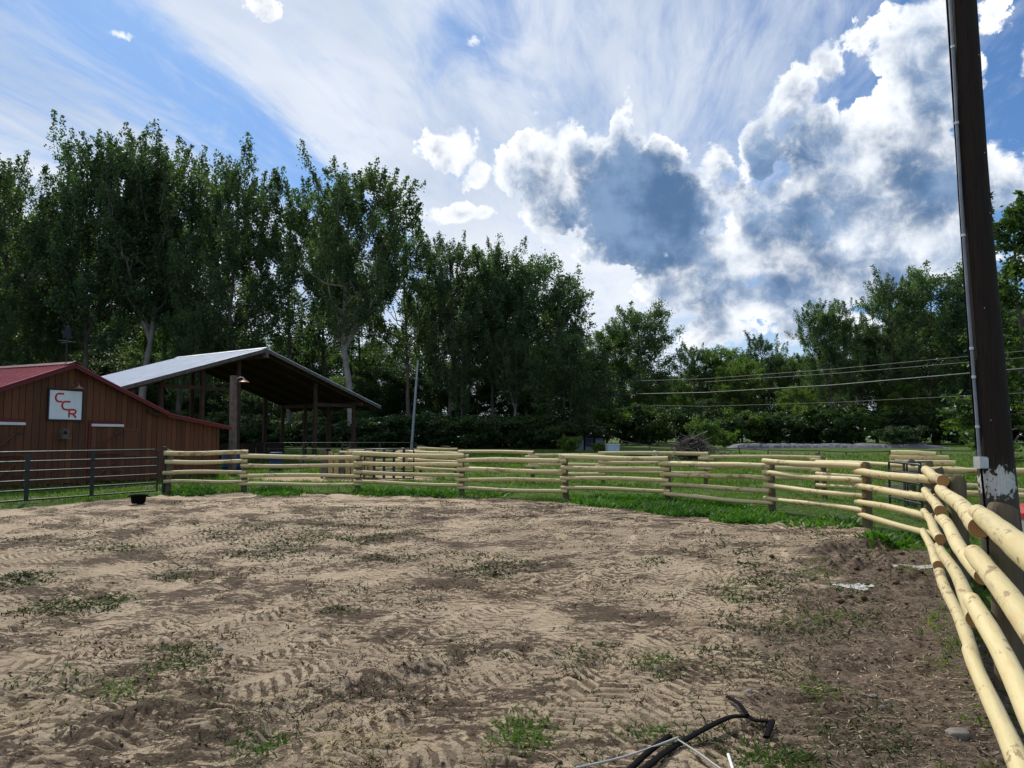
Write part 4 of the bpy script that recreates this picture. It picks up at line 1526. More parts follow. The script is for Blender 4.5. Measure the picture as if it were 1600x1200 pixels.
# gooseneck lamps
def barn_lamp(name, label, loc, rz, s=1.0):
    t = thing(name, label, 'lamp', loc, rz)
    MB().tube([(0, 0.0, 0), (0, -0.1 * s, 0.06 * s), (0, -0.24 * s, 0.09 * s), (0, -0.34 * s, 0.05 * s), (0, -0.36 * s, -0.02 * s)], 0.013 * s, 6).build('arm', M['lamp'], t)
    m = Matrix.Translation((0, -0.36 * s, -0.02 * s))
    MB().lathe([(0.03 * s, 0.02 * s), (0.05 * s, 0.0), (0.07 * s, -0.05 * s), (0.20 * s, -0.11 * s), (0.23 * s, -0.13 * s), (0.22 * s, -0.135 * s), (0.06 * s, -0.065 * s)], 18, m).build('lamp_shade', M['lamp'], t)
    MB().lathe([(0.001, -0.12 * s), (0.03 * s, -0.105 * s), (0.035 * s, -0.07 * s), (0.02 * s, -0.04 * s)], 10, m).build('bulb', M['whitetrim'], t)
    MB().lathe([(0.001, -0.01), (0.05 * s, -0.005), (0.05 * s, 0.005), (0.001, 0.01)], 12, Matrix.Rotation(math.pi / 2, 4, 'X')).build('wall_plate', M['lamp'], t)
    return t


lx, lz = bpt(114, 604)
barn_lamp('barn_lamp', 'small copper gooseneck lamp above the white sign on the barn', barn_world(lx, -0.045, lz + 0.03), BRZ, 0.72)
# small wooden ornament below the sign
ox_, oz_ = bpt(96, 686)
t = thing('wall_box', 'small pale weathered box with a round opening and ledge on the barn wall', 'nest box', barn_world(ox_, -0.046, oz_), BRZ)
MB().prism([(-0.11, 0.05), (0.11, 0.05), (0.12, 0.28), (0.0, 0.36), (-0.12, 0.28)], -0.16, 0.0).build('box', M['greywood'], t)
MB().box((-0.16, -0.22, 0.0), (0.16, 0.0, 0.045)).build('ledge', M['greywood'], t)
MB().lathe([(0.001, 0.0), (0.06, 0.0), (0.06, 0.01)], 14, Matrix.Translation((-0.02, -0.165, 0.2)) @ Matrix.Rotation(math.pi / 2, 4, 'X')).build('opening', M['inside'], t)
# weathervane on the ridge
wv = thing('weathervane', 'dark weathervane standing on the peak of the barn roof', 'weathervane', barn_world(ax, 0.15, az_ + 0.06), BRZ)
MB().tube([(0, 0, -0.05), (0, 0, 1.22)], 0.02, 8).build('rod', M['navy'], wv)
MB().tube([(-0.28, 0, 0.72), (0.28, 0, 0.72)], 0.016, 6).build('cross_arm', M['navy'], wv)
MB().tube([(0, -0.28, 0.69), (0, 0.28, 0.69)], 0.016, 6).build('cross_arm', M['navy'], wv)
MB().prism([(-0.13, 0.84), (0.13, 0.84), (0.16, 0.90), (0.09, 0.98), (0.09, 1.18), (0.03, 1.25), (-0.04, 1.20), (-0.07, 1.03), (-0.16, 1.08), (-0.17, 0.98)], -0.012, 0.012).build('vane', M['navy'], wv)

# ------------------------------------------------------------------ hay shed
SA = R(34.6)
Aa = 42.0
sh_apex = at(417, 545, Aa)
sh_o = Vector((sh_apex.x, sh_apex.y, Tz(sh_apex.x, sh_apex.y)))
su = Vector((math.sin(SA), math.cos(SA), 0))
sv = Vector((-math.cos(SA), math.sin(SA), 0))
HA = sh_apex.z - sh_o.z
Wd = 9.15
Rp = at(596, 635, Aa + Wd * su.y)
HE = Rp.z - sh_o.z
SS = (HA - HE) / Wd
DL = 8.8
shed = thing('hay_shed', 'open pole shed with pale metal roof behind the low end of the barn', 'shed', sh_o, math.pi / 2 - SA)
roof_sheets(shed, 0.01, HA, Wd, HE, 0, DL, M['galv'], pitch=0.92, rib=0.23)
roof_sheets(shed, -0.01, HA, -Wd, HE, 0, DL, M['galv'], pitch=0.92, rib=0.23)
MB().prism([(-0.25, HA - 0.25 * SS + 0.065), (0, HA + 0.075), (0.25, HA - 0.25 * SS + 0.065), (0.25, HA - 0.25 * SS + 0.085), (0, HA + 0.10), (-0.25, HA - 0.25 * SS + 0.085)], -0.03, DL + 0.03).build('ridge_cap', M['galv'], shed)
for s in (-1, 1):
    for yy in (0.02, DL - 0.02):
        MB().bar((0, yy, HA - 0.10), (s * Wd, yy, HE - 0.10), 0.035, 0.16).build('fascia', M['greywood'], shed)
    k = 0
    n = 15
    for i in range(n):
        q = (i + 0.5) / n
        xx, zz = s * Wd * q, HA - (HA - HE) * q
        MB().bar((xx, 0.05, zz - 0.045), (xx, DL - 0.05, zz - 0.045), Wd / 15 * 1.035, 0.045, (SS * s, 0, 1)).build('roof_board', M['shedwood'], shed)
    for i in range(6):
        yy = 0.45 + (DL - 0.9) * i / 5
        MB().bar((0, yy, HA - 0.19), (s * (Wd - 0.1), yy, HE - 0.19 + 0.03), 0.07, 0.22).build('rafter', M['shedwood'], shed)
    MB().bar((s * 7.55, 0.1, HA - SS * 7.55 - 0.42), (s * 7.55, DL - 0.1, HA - SS * 7.55 - 0.42), 0.16, 0.24).build('eave_beam', M['darkwood'], shed)
MB().bar((0, -0.08, HA - 0.36), (0, DL, HA - 0.36), 0.16, 0.30).build('ridge_beam', M['greywood'], shed)


def shed_post(x, y, r=0.14):
    top = HA - SS * abs(x) - 0.30
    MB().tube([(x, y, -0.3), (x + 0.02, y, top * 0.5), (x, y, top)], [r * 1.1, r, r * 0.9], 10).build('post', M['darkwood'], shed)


for x_, y_ in ((-1.2, 0.85), (-3.4, 0.85), (-5.7, 0.85), (4.3, 0.85), (7.5, 0.85), (7.5, 3.2), (7.5, 5.6), (6.0, 8.0), (7.5, 8.0), (-7.5, 0.85), (-7.5, 4.4), (-7.5, 8.0), (0.5, 8.0), (-4.0, 8.0)):
    shed_post(x_, y_)
for x0, x1 in ((-5.7, -1.2), (4.3, 7.5)):
    zz = min(HA - SS * abs(x0), HA - SS * abs(x1)) - 0.55
    MB().bar((x0, 0.82, zz), (x1, 0.82, zz), 0.08, 0.2).build('tie_beam', M['darkwood'], shed)
# far wall boards, low
for i in range(14):
    x0 = -7.4 + i * 1.06
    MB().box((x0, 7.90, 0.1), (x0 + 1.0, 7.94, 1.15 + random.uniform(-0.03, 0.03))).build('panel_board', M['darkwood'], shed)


def on_shed(x, y, z=0.0):
    p = sh_o + su * x + sv * y
    return Vector((p.x, p.y, Tz(p.x, p.y) + z))


# blue barrels and straw bales under the shed
def barrel(label, p, mat):
    t = thing('barrel', label, 'barrel', p, random.uniform(0, 6), 'blue barrels near the hay shed')
    MB().lathe([(0.001, 0.0), (0.27, 0.0), (0.29, 0.03), (0.295, 0.28), (0.31, 0.30), (0.295, 0.32), (0.295, 0.58), (0.31, 0.60), (0.295, 0.62), (0.29, 0.86), (0.27, 0.89), (0.001, 0.875)], 20).build('drum', mat, t)
    MB().lathe([(0.001, 0.0), (0.04, 0.0), (0.04, 0.03), (0.001, 0.03)], 10, Matrix.Translation((0.14, 0, 0.872))).build('bung', M['black'], t)


for i, (px, py, Y) in enumerate([(358, 720, 33.0), (371, 720, 33.4), (432, 720, 35.0)]):
    p = at(px, 700, Y)
    barrel(('blue barrel at the foot of the grey lamp post', 'blue barrel just right of the one beside the lamp post', 'blue barrel standing alone under the shed front')[i], (p.x, p.y, Tz(p.x, p.y)), M['blue'])
# straw feeder: timber crib
p = at(545, 720, 29.2)
fd = thing('hay_feeder', 'weathered timber hay crib inside the black panel beside the shed', 'feeder', (p.x, p.y, Tz(p.x, p.y)), 0.15)
for i in range(9):
    MB().box((-0.95 + i * 0.215, -0.5, 0.05), (-0.95 + i * 0.215 + 0.17, -0.46, 1.0 + random.uniform(-0.04, 0.04))).build('slat', M['hay'] if i % 3 else M['greywood'], fd)
for z in (0.2, 0.8):
    MB().box((-1.0, -0.46, z), (1.0, -0.41, z + 0.09)).build('cross_rail', M['greywood'], fd)
for sx in (-1, 1):
    for sy in (-0.44, 0.5):
        MB().box((sx * 0.97 - 0.045, sy - 0.045, 0), (sx * 0.97 + 0.045, sy + 0.045, 1.1)).build('leg', M['greywood'], fd)
MB().box((-0.9, -0.4, 0.1), (0.9, 0.45, 0.75)).build('hay', M['hay'], fd)

# lamp post in front of the shed
lp = at(362, 744, 31.4)
lp.z = Tz(lp.x, lp.y)
ltop = at(361, 587, 31.4).z - lp.z
t = thing('lamp_post', 'weathered grey timber post carrying a copper lamp before the hay shed', 'lamp post', lp)
MB().tube([(0.02, 0, -0.3), (0.0, 0, 2.0), (-0.03, 0, ltop)], [0.17, 0.155, 0.145], 12).build('post', M['greywood'], t)
hx = 0.12
MB().tube([(hx, 0, ltop - 0.12), (hx + 0.12, -0.02, ltop - 0.06), (hx + 0.26, -0.03, ltop - 0.08), (hx + 0.30, -0.03, ltop - 0.14)], 0.016, 6).build('arm', M['galvpipe'], t)
MB().lathe([(0.03, 0.02), (0.05, 0.0), (0.07, -0.05), (0.21, -0.12), (0.24, -0.14), (0.23, -0.145), (0.06, -0.065)], 18, Matrix.Translation((hx + 0.30, -0.03, ltop - 0.14))).build('lamp_shade', M['lamp'], t)
MB().lathe([(0.001, -0.13), (0.035, -0.11), (0.035, -0.06), (0.02, -0.03)], 10, Matrix.Translation((hx + 0.30, -0.03, ltop - 0.14))).build('bulb', M['whitetrim'], t)

# slim grey pole leaning in the pasture
pb = at(642, 700, 58)
pb.z = Tz(pb.x, pb.y)
pt_ = at(653, 563, 58)
o = MB().tube([(0, 0, -0.4), (pt_.x - pb.x, 0, pt_.z - pb.z)], [0.11, 0.075], 12).build('slim_pole', M['greypole'], None, pb)
tag(o, 'slim pale grey pole leaning slightly in front of the dark wood', 'pole')

# ------------------------------------------------------------------ utility pole
ub = gnd(1574, 917)
uy = ub.y
utop = at(1505, 0, uy + 0.05)
slope = (utop.x - ub.x) / (utop.z - ub.z)
pole = thing('utility_pole', 'thick dark creosoted utility pole rising out of frame beside the log fence', 'utility pole', ub)
zs = [-0.3, 0.0, 0.25, 0.6, 1.2, 2.0, 3.2, 4.6, 6.2, 8.0, 9.5]
ur = [0.235, 0.222, 0.206, 0.192, 0.184, 0.175, 0.167, 0.157, 0.147, 0.138, 0.13]


def upx(z):
    return slope * z - 0.055 * (1 - math.exp(-z * 1.1)) + 0.01 * math.sin(z * 1.1)


mb = MB()
pts, rad = [], []
for k in range(34):
    z = -0.3 + 9.8 * k / 33
    pts.append((upx(max(z, 0)), 0, z))
    rad.append(float(np.interp(z, zs, ur)) * (1 + random.uniform(-0.012, 0.012)))
mb.tube(pts, rad, 28)
mb.build('shaft', M['pole'], pole)
# conduit on the left flank, junction box below it, then black cable
cz = [1.42, 2.0, 2.6, 3.2, 4.2, 5.2, 6.2, 7.4, 8.8]
cpts = [(upx(z) - float(np.interp(z, zs, ur)) - 0.022, -0.05, z) for z in cz]
MB().tube(cpts, 0.017, 10).build('conduit', M['conduit'], pole)
for z in (1.75, 2.3, 2.62, 3.9, 5.2, 6.1):
    xx = upx(z) - float(np.interp(z, zs, ur))
    MB().tube([(xx - 0.022, -0.05, z - 0.015), (xx - 0.022, -0.05, z + 0.015)], 0.023, 10).build('conduit_clamp', M['galvpipe'], pole)
xb = upx(1.4) - float(np.interp(1.4, zs, ur))
jb = MB().box((xb - 0.075, -0.13, 1.29), (xb + 0.012, -0.02, 1.42)).build('junction_box', M['plasticgrey'], pole)
MB().box((xb - 0.079, -0.142, 1.30), (xb + 0.016, -0.131, 1.41)).build('box_cover', M['galvpipe'], jb)
MB().tube([(xb - 0.02, -0.06, 1.31), (xb - 0.01, -0.07, 1.05), (xb + 0.005, -0.07, 0.7), (xb - 0.02, -0.12, 0.42), (xb - 0.09, -0.2, 0.2), (xb - 0.16, -0.25, 0.02)], 0.012, 8).build('cable', M['black'], pole)
MB().tube([(xb - 0.01, 0.02, 1.5), (upx(3) - 0.2, -0.02, 3.0), (upx(6) - 0.175, 0.0, 6.0), (upx(8.8) - 0.16, 0.0, 8.8)], 0.011, 6).build('ground_wire', M['black'], pole)
for i in range(6):
    z = 0.9 + i * 1.02 + random.uniform(-0.2, 0.2)
    a = random.uniform(-2.4, -0.7)
    rr_ = float(np.interp(z, zs, ur))
    MB().lathe([(0.001, 0.006), (0.006, 0.004), (0.006, 0.0)], 6, Matrix.Translation((upx(z) + rr_ * math.cos(a), rr_ * math.sin(a), z)) @ Matrix.Rotation(a + math.pi / 2, 4, 'Z') @ Matrix.Rotation(math.pi / 2, 4, 'X')).build('nail_head', M['galvpipe'], pole)

# storage box with red lid half out of frame behind the pole
sb = at(1625, 800, 8.9)
bz = Tz(sb.x, sb.y)
t = thing('storage_box', 'pale grey box with a red top at the right frame edge behind the pole', 'storage box', (sb.x, sb.y, bz))
MB().prism([(-0.33, 0.02), (0.33, 0.02), (0.36, 0.70), (-0.36, 0.70)], -0.24, 0.24).build('bin', M['plasticgrey'], t)
MB().prism([(-0.37, 0.702), (0.37, 0.702), (0.37, 0.76), (0.33, 0.83), (-0.33, 0.83), (-0.37, 0.76)], -0.26, 0.26).build('lid', M['plasticred'], t)
MB().tube([(-0.2, -0.262, 0.62), (-0.2, -0.285, 0.58), (0.2, -0.285, 0.58), (0.2, -0.262, 0.62)], 0.014, 6).build('handle', M['plasticred'], t)
for sx in (-0.26, 0.26):
    MB().box((sx - 0.04, -0.25, 0.0), (sx + 0.04, 0.2, 0.05)).build('foot', M['black'], t)

# ------------------------------------------------------------------ stack of peeled logs
LG = 'peeled logs stacked beyond the right fence corner'
logs = [(1392, 707, 1462, 709, 24.6, 'topmost thin peeled log of the stack'), (1391, 715, 1482, 716, 24.2, 'long peeled log second from the top of the stack'),
        (1398, 722, 1492, 724, 24.0, 'peeled log below the long one in the stack'), (1400, 732, 1488, 733, 23.8, 'peeled log in the lower middle of the stack'),
        (1390, 723, 1470, 724, 24.5, None), (1402, 741, 1500, 742, 23.6, None), (1394, 732, 1480, 734, 24.4, None), (1398, 748, 1496, 749, 23.4, None),
        (1490, 733, 1560, 741, 23.2, 'peeled log leaning off the right end of the stack'), (1494, 757, 1600, 771, 22.2, 'long peeled log lying on the grass right of the stack'),
        (1392, 741, 1484, 743, 24.2, None)]
for x0, y0, x1, y1, Y, lab in logs:
    a, b = at(x0, y0, Y), at(x1, y1, Y - random.uniform(0.2, 0.7))
    r = random.uniform(0.075, 0.092)
    base = Tz(a.x, a.y) + r * 0.9
    a.z, b.z = max(a.z, base), max(b.z, base)
    d = b - a
    o = log_mesh(d.length, r, r * 0.9, 12, 6).build('peeled_log', [M['peeled'], M['cut']], None, a, d.normalized().to_track_quat('X', 'Z').to_euler())
    tag(o, lab or 'peeled log packed in the body of the stack', 'log', LG)
for k, px in enumerate((1404, 1470)):
    a = at(px, 752, 23.9)
    o = MB().box((-0.09, -0.7, 0), (0.09, 0.7, 0.14)).build('skid_timber', M['greywood'], None, (a.x, a.y, Tz(a.x, a.y)), (0, 0, 0.1))
    tag(o, ('grey timber skid under the left end of the log stack', 'grey timber skid under the right end of the log stack')[k], 'timber')

# ------------------------------------------------------------------ far things in the pasture
# low pipe fence
pf = [at(px, py, Y) for px, py, Y in ((968, 688, 70), (1015, 697, 64), (1050, 698, 62), (1110, 700, 60), (1155, 700.5, 58), (1200, 703, 56), (1280, 704, 55), (1322, 706, 54), (1390, 705, 54), (1470, 704, 54), (1540, 704, 53), (1640, 716, 50))]
t = thing('pipe_fence', 'thin single rail fence crossing the far pasture before the stone bank', 'fence', (pf[0].x, pf[0].y, Tz(pf[0].x, pf[0].y)))
bs = t.location.copy()
for a, b in zip(pf[:-1], pf[1:]):
    MB().tube([a - bs, (a + b) / 2 - bs - Vector((0, 0, 0.02)), b - bs], 0.045, 7).build('rail', M['stick'], t)
for p in pf:
    MB().tube([Vector((p.x, p.y, Tz(p.x, p.y) - 0.2)) - bs, p - bs], 0.05, 7).build('post', M['post'], t)
# stone bank
mb = MB()
n = 90
Yb = 66.0
sec = []
for k in range(n + 1):
    px = 1138 + (1480 - 1138) * k / n
    p = at(px, 700, Yb + 2.0 * math.sin(k * 0.05))
    z0 = Tz(p.x, p.y)
    hgt = at(px, 694.0 + 0.5 * math.sin(k * 0.4), p.y).z - z0 + random.uniform(-0.04, 0.04)
    hgt *= min(1, k / 4, (n - k) / 10 + 0.1)
    sec.append([(p.x, p.y - 0.9, z0 - 0.15), (p.x, p.y - 0.55, z0 + hgt * 0.55 + random.uniform(-0.06, 0.06)), (p.x, p.y - 0.25, z0 + hgt), (p.x, p.y + 1.2, z0 + hgt + 0.03), (p.x, p.y + 2.4, z0 - 0.2)])
v = [q for s_ in sec for q in s_]
f = [(i * 5 + j, (i + 1) * 5 + j, (i + 1) * 5 + j + 1, i * 5 + j + 1) for i in range(n) for j in range(4)]
mb.add(v, f)
o = mb.build('stone_bank', M['bankstone'])
tag(o, 'low grey stone bank along the far edge of the pasture', kind='structure')
# brush pile of dead branches
p = at(1082, 712, 50)
mb = MB()
rg = np.random.default_rng(5)
for i in range(620):
    a = rg.random() * 6.28
    rr_ = abs(rg.normal(0, 0.55))
    c = np.array([math.cos(a) * rr_ * 2.1, math.sin(a) * rr_ * 1.0, 0.0])
    hmax = max(0.05, 1.5 * (1 - min(1, abs(c[0]) / 2.2) ** 1.4))
    c[2] = rg.random() * hmax
    d = rg.normal(0, 1, 3) * np.array([1, 0.7, 0.45])
    d /= np.linalg.norm(d)
    L = 0.4 + rg.random() ** 2 * 1.5
    q = c + d * L / 2
    q[2] = abs(q[2])
    s_ = c - d * L / 2
    s_[2] = abs(s_[2])
    r = 0.012 + 0.05 * rg.random() ** 3
    mb.tube([s_, (s_ + q) / 2 + rg.normal(0, 0.06, 3) * np.array([1, 1, 0.5]), q], [r, r * 0.8, r * 0.4], 4, cap=False)
o = mb.build('brush_pile', M['stick'], None, (p.x, p.y, Tz(p.x, p.y) + 0.02))
tag(o, 'grey tangle of dead branches heaped in the pasture', 'brush pile')
# old flatbed of dark boards left of the brush pile
p = at(1003, 709, 52)
t = thing('board_stack', 'low heap of dark boards lying left of the brush pile', 'board stack', (p.x, p.y, Tz(p.x, p.y)), 0.1)
for i in range(7):
    a = Vector((-1.2 + random.uniform(-0.2, 0.2), random.uniform(-0.5, 0.5), 0.06 + 0.075 * i))
    b = a + Vector((2.0 + random.uniform(-0.4, 0.3), random.uniform(-0.4, 0.4), random.uniform(-0.03, 0.05)))
    MB().bar(a, b, 0.24, 0.05).build('board', M['darkwood'] if i % 3 else M['greywood'], t)
o = MB().tube([(-0.28, 0, 0.04), (-0.04, 0, 0.12), (0.10, 0.05, 0.55), (0.18, 0.05, 0.50), (0.20, 0.0, 0.06)], 0.055, 8).build('bent_pipe', M['whitetrim'], None, (at(1021, 709, 51.5).x, 51.5, Tz(9.7, 51.5)))
tag(o, 'bent white pipe standing beside the dark boards', 'pipe')
# small dark roofed shed under the trees
p = at(921, 693, 66)
z0 = Tz(p.x, p.y)
t = thing('small_shed', 'small low shed with dark roof and dull grey walls under the far trees', 'shed', (p.x, p.y, z0))
MB().box((-1.35, 0, -0.1), (1.35, 1.8, at(921, 684, 66).z - z0)).build('wall', M['shedwall'], t)
hh = at(921, 684, 66).z - z0
MB().box((-1.5, -0.35, hh + 0.003), (1.5, 2.1, hh + 0.14)).build('roof', M['black'], t)
for xx in (-1.3, -0.45, 0.45, 1.3):
    MB().box((xx - 0.06, -0.06, 0), (xx + 0.06, -0.003, hh)).build('post', M['black'], t)
MB().box((-0.38, -0.03, 0.3), (0.38, -0.004, hh - 0.1)).build('door', M['navy'], t)
p = at(957, 697.5, 62)
t = thing('water_tank', 'pale blue box shaped tank on the grass right of the small shed', 'tank', (p.x, p.y, Tz(p.x, p.y)), 0.12)
th_ = at(957, 694.5, 62).z - Tz(p.x, p.y)
MB().prism([(-0.48, 0.04), (0.48, 0.04), (0.53, th_), (-0.53, th_)], -0.4, 0.4).build('body', M['paleblue'], t)
MB().box((-0.56, -0.43, th_), (0.56, 0.43, th_ + 0.06)).build('rim', M['whitetrim'], t)


# overhead cables
def cable(label, pts, r, sag=0.0, grp='overhead lines crossing in front of the far trees'):
    P = [at(*q) for q in pts]
    out = []
    for a, b in zip(P[:-1], P[1:]):
        for k in range(10):
            out.append(a.lerp(b, k / 10))
    out.append(P[-1])
    n = len(out)
    base = out[0].copy()
    q = []
    for i, p_ in enumerate(out):
        t_ = i / (n - 1)
        q.append(p_ - base - Vector((0, 0, sag * 4 * t_ * (1 - t_))))
    o = MB().tube(q, r, 6).build('overhead_cable', M['cable'], None, base)
    tag(o, label, 'cable', grp)


cable('thickest overhead cable sagging low across the far trees', [(880, 618, 78), (1100, 613.5, 58), (1300, 602, 44), (1680, 569, 31)], 0.038)
cable('upper of two close thin overhead lines', [(880, 599, 80), (1100, 592, 62), (1300, 577, 48), (1680, 541, 34)], 0.019)
cable('lower of two close thin overhead lines', [(880, 602, 80), (1100, 597, 62), (1300, 584, 48), (1680, 552, 34)], 0.019)
cable('thin faint overhead line lowest over the pasture', [(820, 612, 80), (960, 632, 70), (1100, 635, 60), (1300, 629, 48), (1680, 610, 34)], 0.015)

# ------------------------------------------------------------------ things lying in the arena
# black hose and rods in the foreground
def ground_tube(pts, r, n=10, flat=1.0):
    out = []
    for px, py, dz in pts:
        g = gnd(px, py)
        out.append(Vector((g.x, g.y, gz(g.x, g.y) + dz)))
    return out


def lay(name, label, cat, pts, r, mat, n=10, flat=1.0, grp=None):
    P = ground_tube(pts, r)
    S = []
    for i in range(len(P) - 1):
        p0, p1, p2, p3 = P[max(i - 1, 0)], P[i], P[i + 1], P[min(i + 2, len(P) - 1)]
        for k in range(6):
            t_ = k / 6
            S.append(0.5 * ((2 * p1) + (p2 - p0) * t_ + (2 * p0 - 5 * p1 + 4 * p2 - p3) * t_ * t_ + (3 * p1 - p0 - 3 * p2 + p3) * t_ ** 3))
    S.append(P[-1])
    base = P[0].copy()
    o = MB().tube([q - base for q in S], r, n, True, None, flat).build(name, mat, None, base)
    return tag(o, label, cat, grp)


lay('black_hose', 'curved flattened black hose with a hooked end lying on the dirt', 'hose',
    [(985, 1222, 0.02), (1040, 1182, 0.03), (1090, 1153, 0.045), (1138, 1134, 0.05), (1164, 1127, 0.05), (1172, 1128, 0.05), (1180, 1131, 0.045), (1200, 1132, 0.04), (1206, 1136, 0.035), (1197, 1149, 0.02)], 0.020, M['black'], 12, 0.45)
lay('black_strap', 'short black strap rising from the bend of the hose', 'strap', [(1168, 1128, 0.06), (1155, 1112, 0.06), (1137, 1093, 0.03)], 0.015, M['black'], 8, 0.5)
lay('black_bar', 'straight flat black bar beside the curved hose', 'bar', [(968, 1222, 0.02), (1010, 1186, 0.035), (1046, 1159, 0.05)], 0.019, M['black'], 8, 0.6)
lay('pale_rod', 'long thin pale rod lying under the black hose', 'rod', [(900, 1206, 0.02), (980, 1188, 0.03), (1060, 1168, 0.05)], 0.0055, M['palerod'], 8)
lay('pale_rod', 'short pale rod crossing towards the bottom edge right of the hose', 'rod', [(1056, 1165, 0.04), (1090, 1182, 0.03), (1130, 1206, 0.02)], 0.005, M['palerod'], 8)
lay('pale_stake', 'white pointed stake end at the bottom edge', 'stake', [(1138, 1188, 0.05), (1146, 1212, 0.02)], 0.008, M['whitetrim'], 6)
# dark block by the gate
g = gnd(216, 788)
t = thing('feed_tub', 'small dark tub on the sand in front of the pipe gate', 'tub', (g.x, g.y, gz(g.x, g.y) - 0.01), 0.2)
MB().lathe([(0.001, 0.02), (0.13, 0.02), (0.15, 0.06), (0.17, 0.20), (0.19, 0.21), (0.19, 0.225), (0.16, 0.22), (0.13, 0.05), (0.001, 0.04)], 18).build('tub', M['black'], t)
for sx in (-1, 1):
    MB().tube([(sx * 0.18, -0.05, 0.2), (sx * 0.23, -0.03, 0.17), (sx * 0.23, 0.03, 0.17), (sx * 0.18, 0.05, 0.2)], 0.010, 6).build('handle', M['black'], t)


# stones
def stone_mesh(sx, sy, sz, seed):
    import bmesh
    bm = bmesh.new()
    bmesh.ops.create_icosphere(bm, subdivisions=3, radius=1)
    rg = random.Random(seed)
    ph = [rg.uniform(0, 6) for _ in range(6)]
    for v in bm.verts:
        c = v.co
        k = 1 + 0.12 * math.sin(3 * c.x + ph[0]) + 0.10 * math.sin(4 * c.y + ph[1]) + 0.09 * math.sin(5 * c.z + ph[2]) + 0.05 * math.sin(9 * c.x + 7 * c.y + ph[3])
        v.co = Vector((c.x * sx * k, c.y * sy * k, c.z * sz * k))
    me = bpy.data.meshes.new('stone')
    bm.to_mesh(me)
    bm.free()
    for p in me.polygons:
        p.use_smooth = True
    me.materials.append(M['rock'])
    return me


def stone(label, px, py, sx, sy, sz, seed, rz=0.0):
    g = gnd(px, py)
    o = link('stone', stone_mesh(sx, sy, sz, seed), None, (g.x, g.y, gz(g.x, g.y) + sz * 0.25), (0, 0, rz))
    tag(o, label, 'stone')


stone('large flat grey stone by the lowest rail at the lower right', 1497, 1150, 0.075, 0.042, 0.028, 1, -0.15)
stone('small dark pebble left of two pale ones on the brown dirt', 1364, 1091, 0.028, 0.02, 0.015, 2)
stone('pale flat pebble right of the small dark one', 1386, 1096, 0.022, 0.018, 0.011, 3)
stone('pale pebble just below the other pale one', 1379, 1104, 0.028, 0.018, 0.012, 4)
stone('little pale stone near the middle of the right hand dirt', 1170, 1080, 0.022, 0.02, 0.016, 6)
stone('small pale stone on the sand near the dark weed patch', 342, 1017, 0.03, 0.025, 0.022, 7)


# ------------------------------------------------------------------ grass, weeds and litter
def scatter_blades(name, x, y, h, w, per, mat, spread, lean=0.5, label=None, zoff=-0.01, curl=True):
    """one mesh of bent blades, per blades at each tuft"""
    n = len(x) * per
    X = np.repeat(x, per) + RNG.normal(0, 1, n) * np.repeat(spread, per)
    Y = np.repeat(y, per) + RNG.normal(0, 1, n) * np.repeat(spread, per)
    Z = GH(X, Y) + zoff
    Hh = np.repeat(h, per) * (0.55 + 0.7 * RNG.random(n))
    Ww = np.repeat(w, per) * (0.7 + 0.6 * RNG.random(n))
    a = RNG.random(n) * 2 * math.pi
    l = lean * (0.35 + 0.65 * np.abs(RNG.normal(0, 1, n)))
    b = RNG.random(n) * 2 * math.pi
    base = np.stack([X, Y, Z], 1)
    side = np.stack([np.cos(a), np.sin(a), np.zeros(n)], 1) * Ww[:, None] * 0.5
    ln = np.stack([np.cos(b) * l, np.sin(b) * l, np.ones(n)], 1)
    ln /= np.linalg.norm(ln, axis=1, keepdims=True)
    mid = base + ln * (Hh * 0.55)[:, None]
    ln2 = ln + np.stack([np.cos(b) * l, np.sin(b) * l, np.zeros(n) - 0.2 * l], 1) * 0.7
    tip = mid + ln2 * (Hh * 0.5)[:, None]
    V = np.stack([base - side, base + side, mid + side * 0.8, tip, mid - side * 0.8], 1).reshape(-1, 3)
    i = np.arange(n)[:, None] * 5
    F4 = np.hstack([i, i + 1, i + 2, i + 4])
    F3 = np.hstack([i + 4, i + 2, i + 3])
    me = bpy.data.meshes.new(name)
    me.vertices.add(len(V))
    me.vertices.foreach_set('co', V.astype(np.float32).ravel())
    loops = np.hstack([F4, F3]).ravel()
    me.loops.add(len(loops))
    me.loops.foreach_set('vertex_index', loops.astype(np.int32))
    me.polygons.add(2 * n)
    st = np.zeros(2 * n, np.int32)
    st[0::2] = np.arange(n) * 7
    st[1::2] = np.arange(n) * 7 + 4
    me.polygons.foreach_set('loop_start', st)
    me.materials.append(mat)
    me.update(calc_edges=True)
    o = link(name, me)
    return tag(o, label, kind='stuff')


def wedge(n, r0, r1, half=R(39), power=1.0):
    """points spread so that they thin out with distance"""
    r = np.exp(np.log(r0) + (np.log(r1) - np.log(r0)) * RNG.random(n) ** power)
    a = RNG.uniform(-half, half, n)
    return r * np.sin(a), r * np.cos(a)


# pasture grass
x, y = wedge(60000, 4.0, 62, R(38), 0.75)
z_, grass, mud, tr, sd, bed = ground_fields(x, y)
keep = (RNG.random(len(x)) < grass * (0.35 + 0.9 * sstep(0.38, 0.6, fbm(x / 1.3, y / 1.3, 3, 101)))) & (sd < 1.1) & (bed < 0.4)
x, y = x[keep], y[keep]
r = np.hypot(x, y)
sc = np.clip(r / 20, 0.75, 2.2)
hgt = (0.05 + 0.085 * fbm(x / 1.7, y / 1.7, 3, 111)) * np.clip(sc, 0.8, 1.5)
scatter_blades('grass', x, y, hgt, 0.016 * sc ** 1.3, 4, M['grass'], 0.05 * sc, 0.55, 'rough green grass growing outside the arena fence')
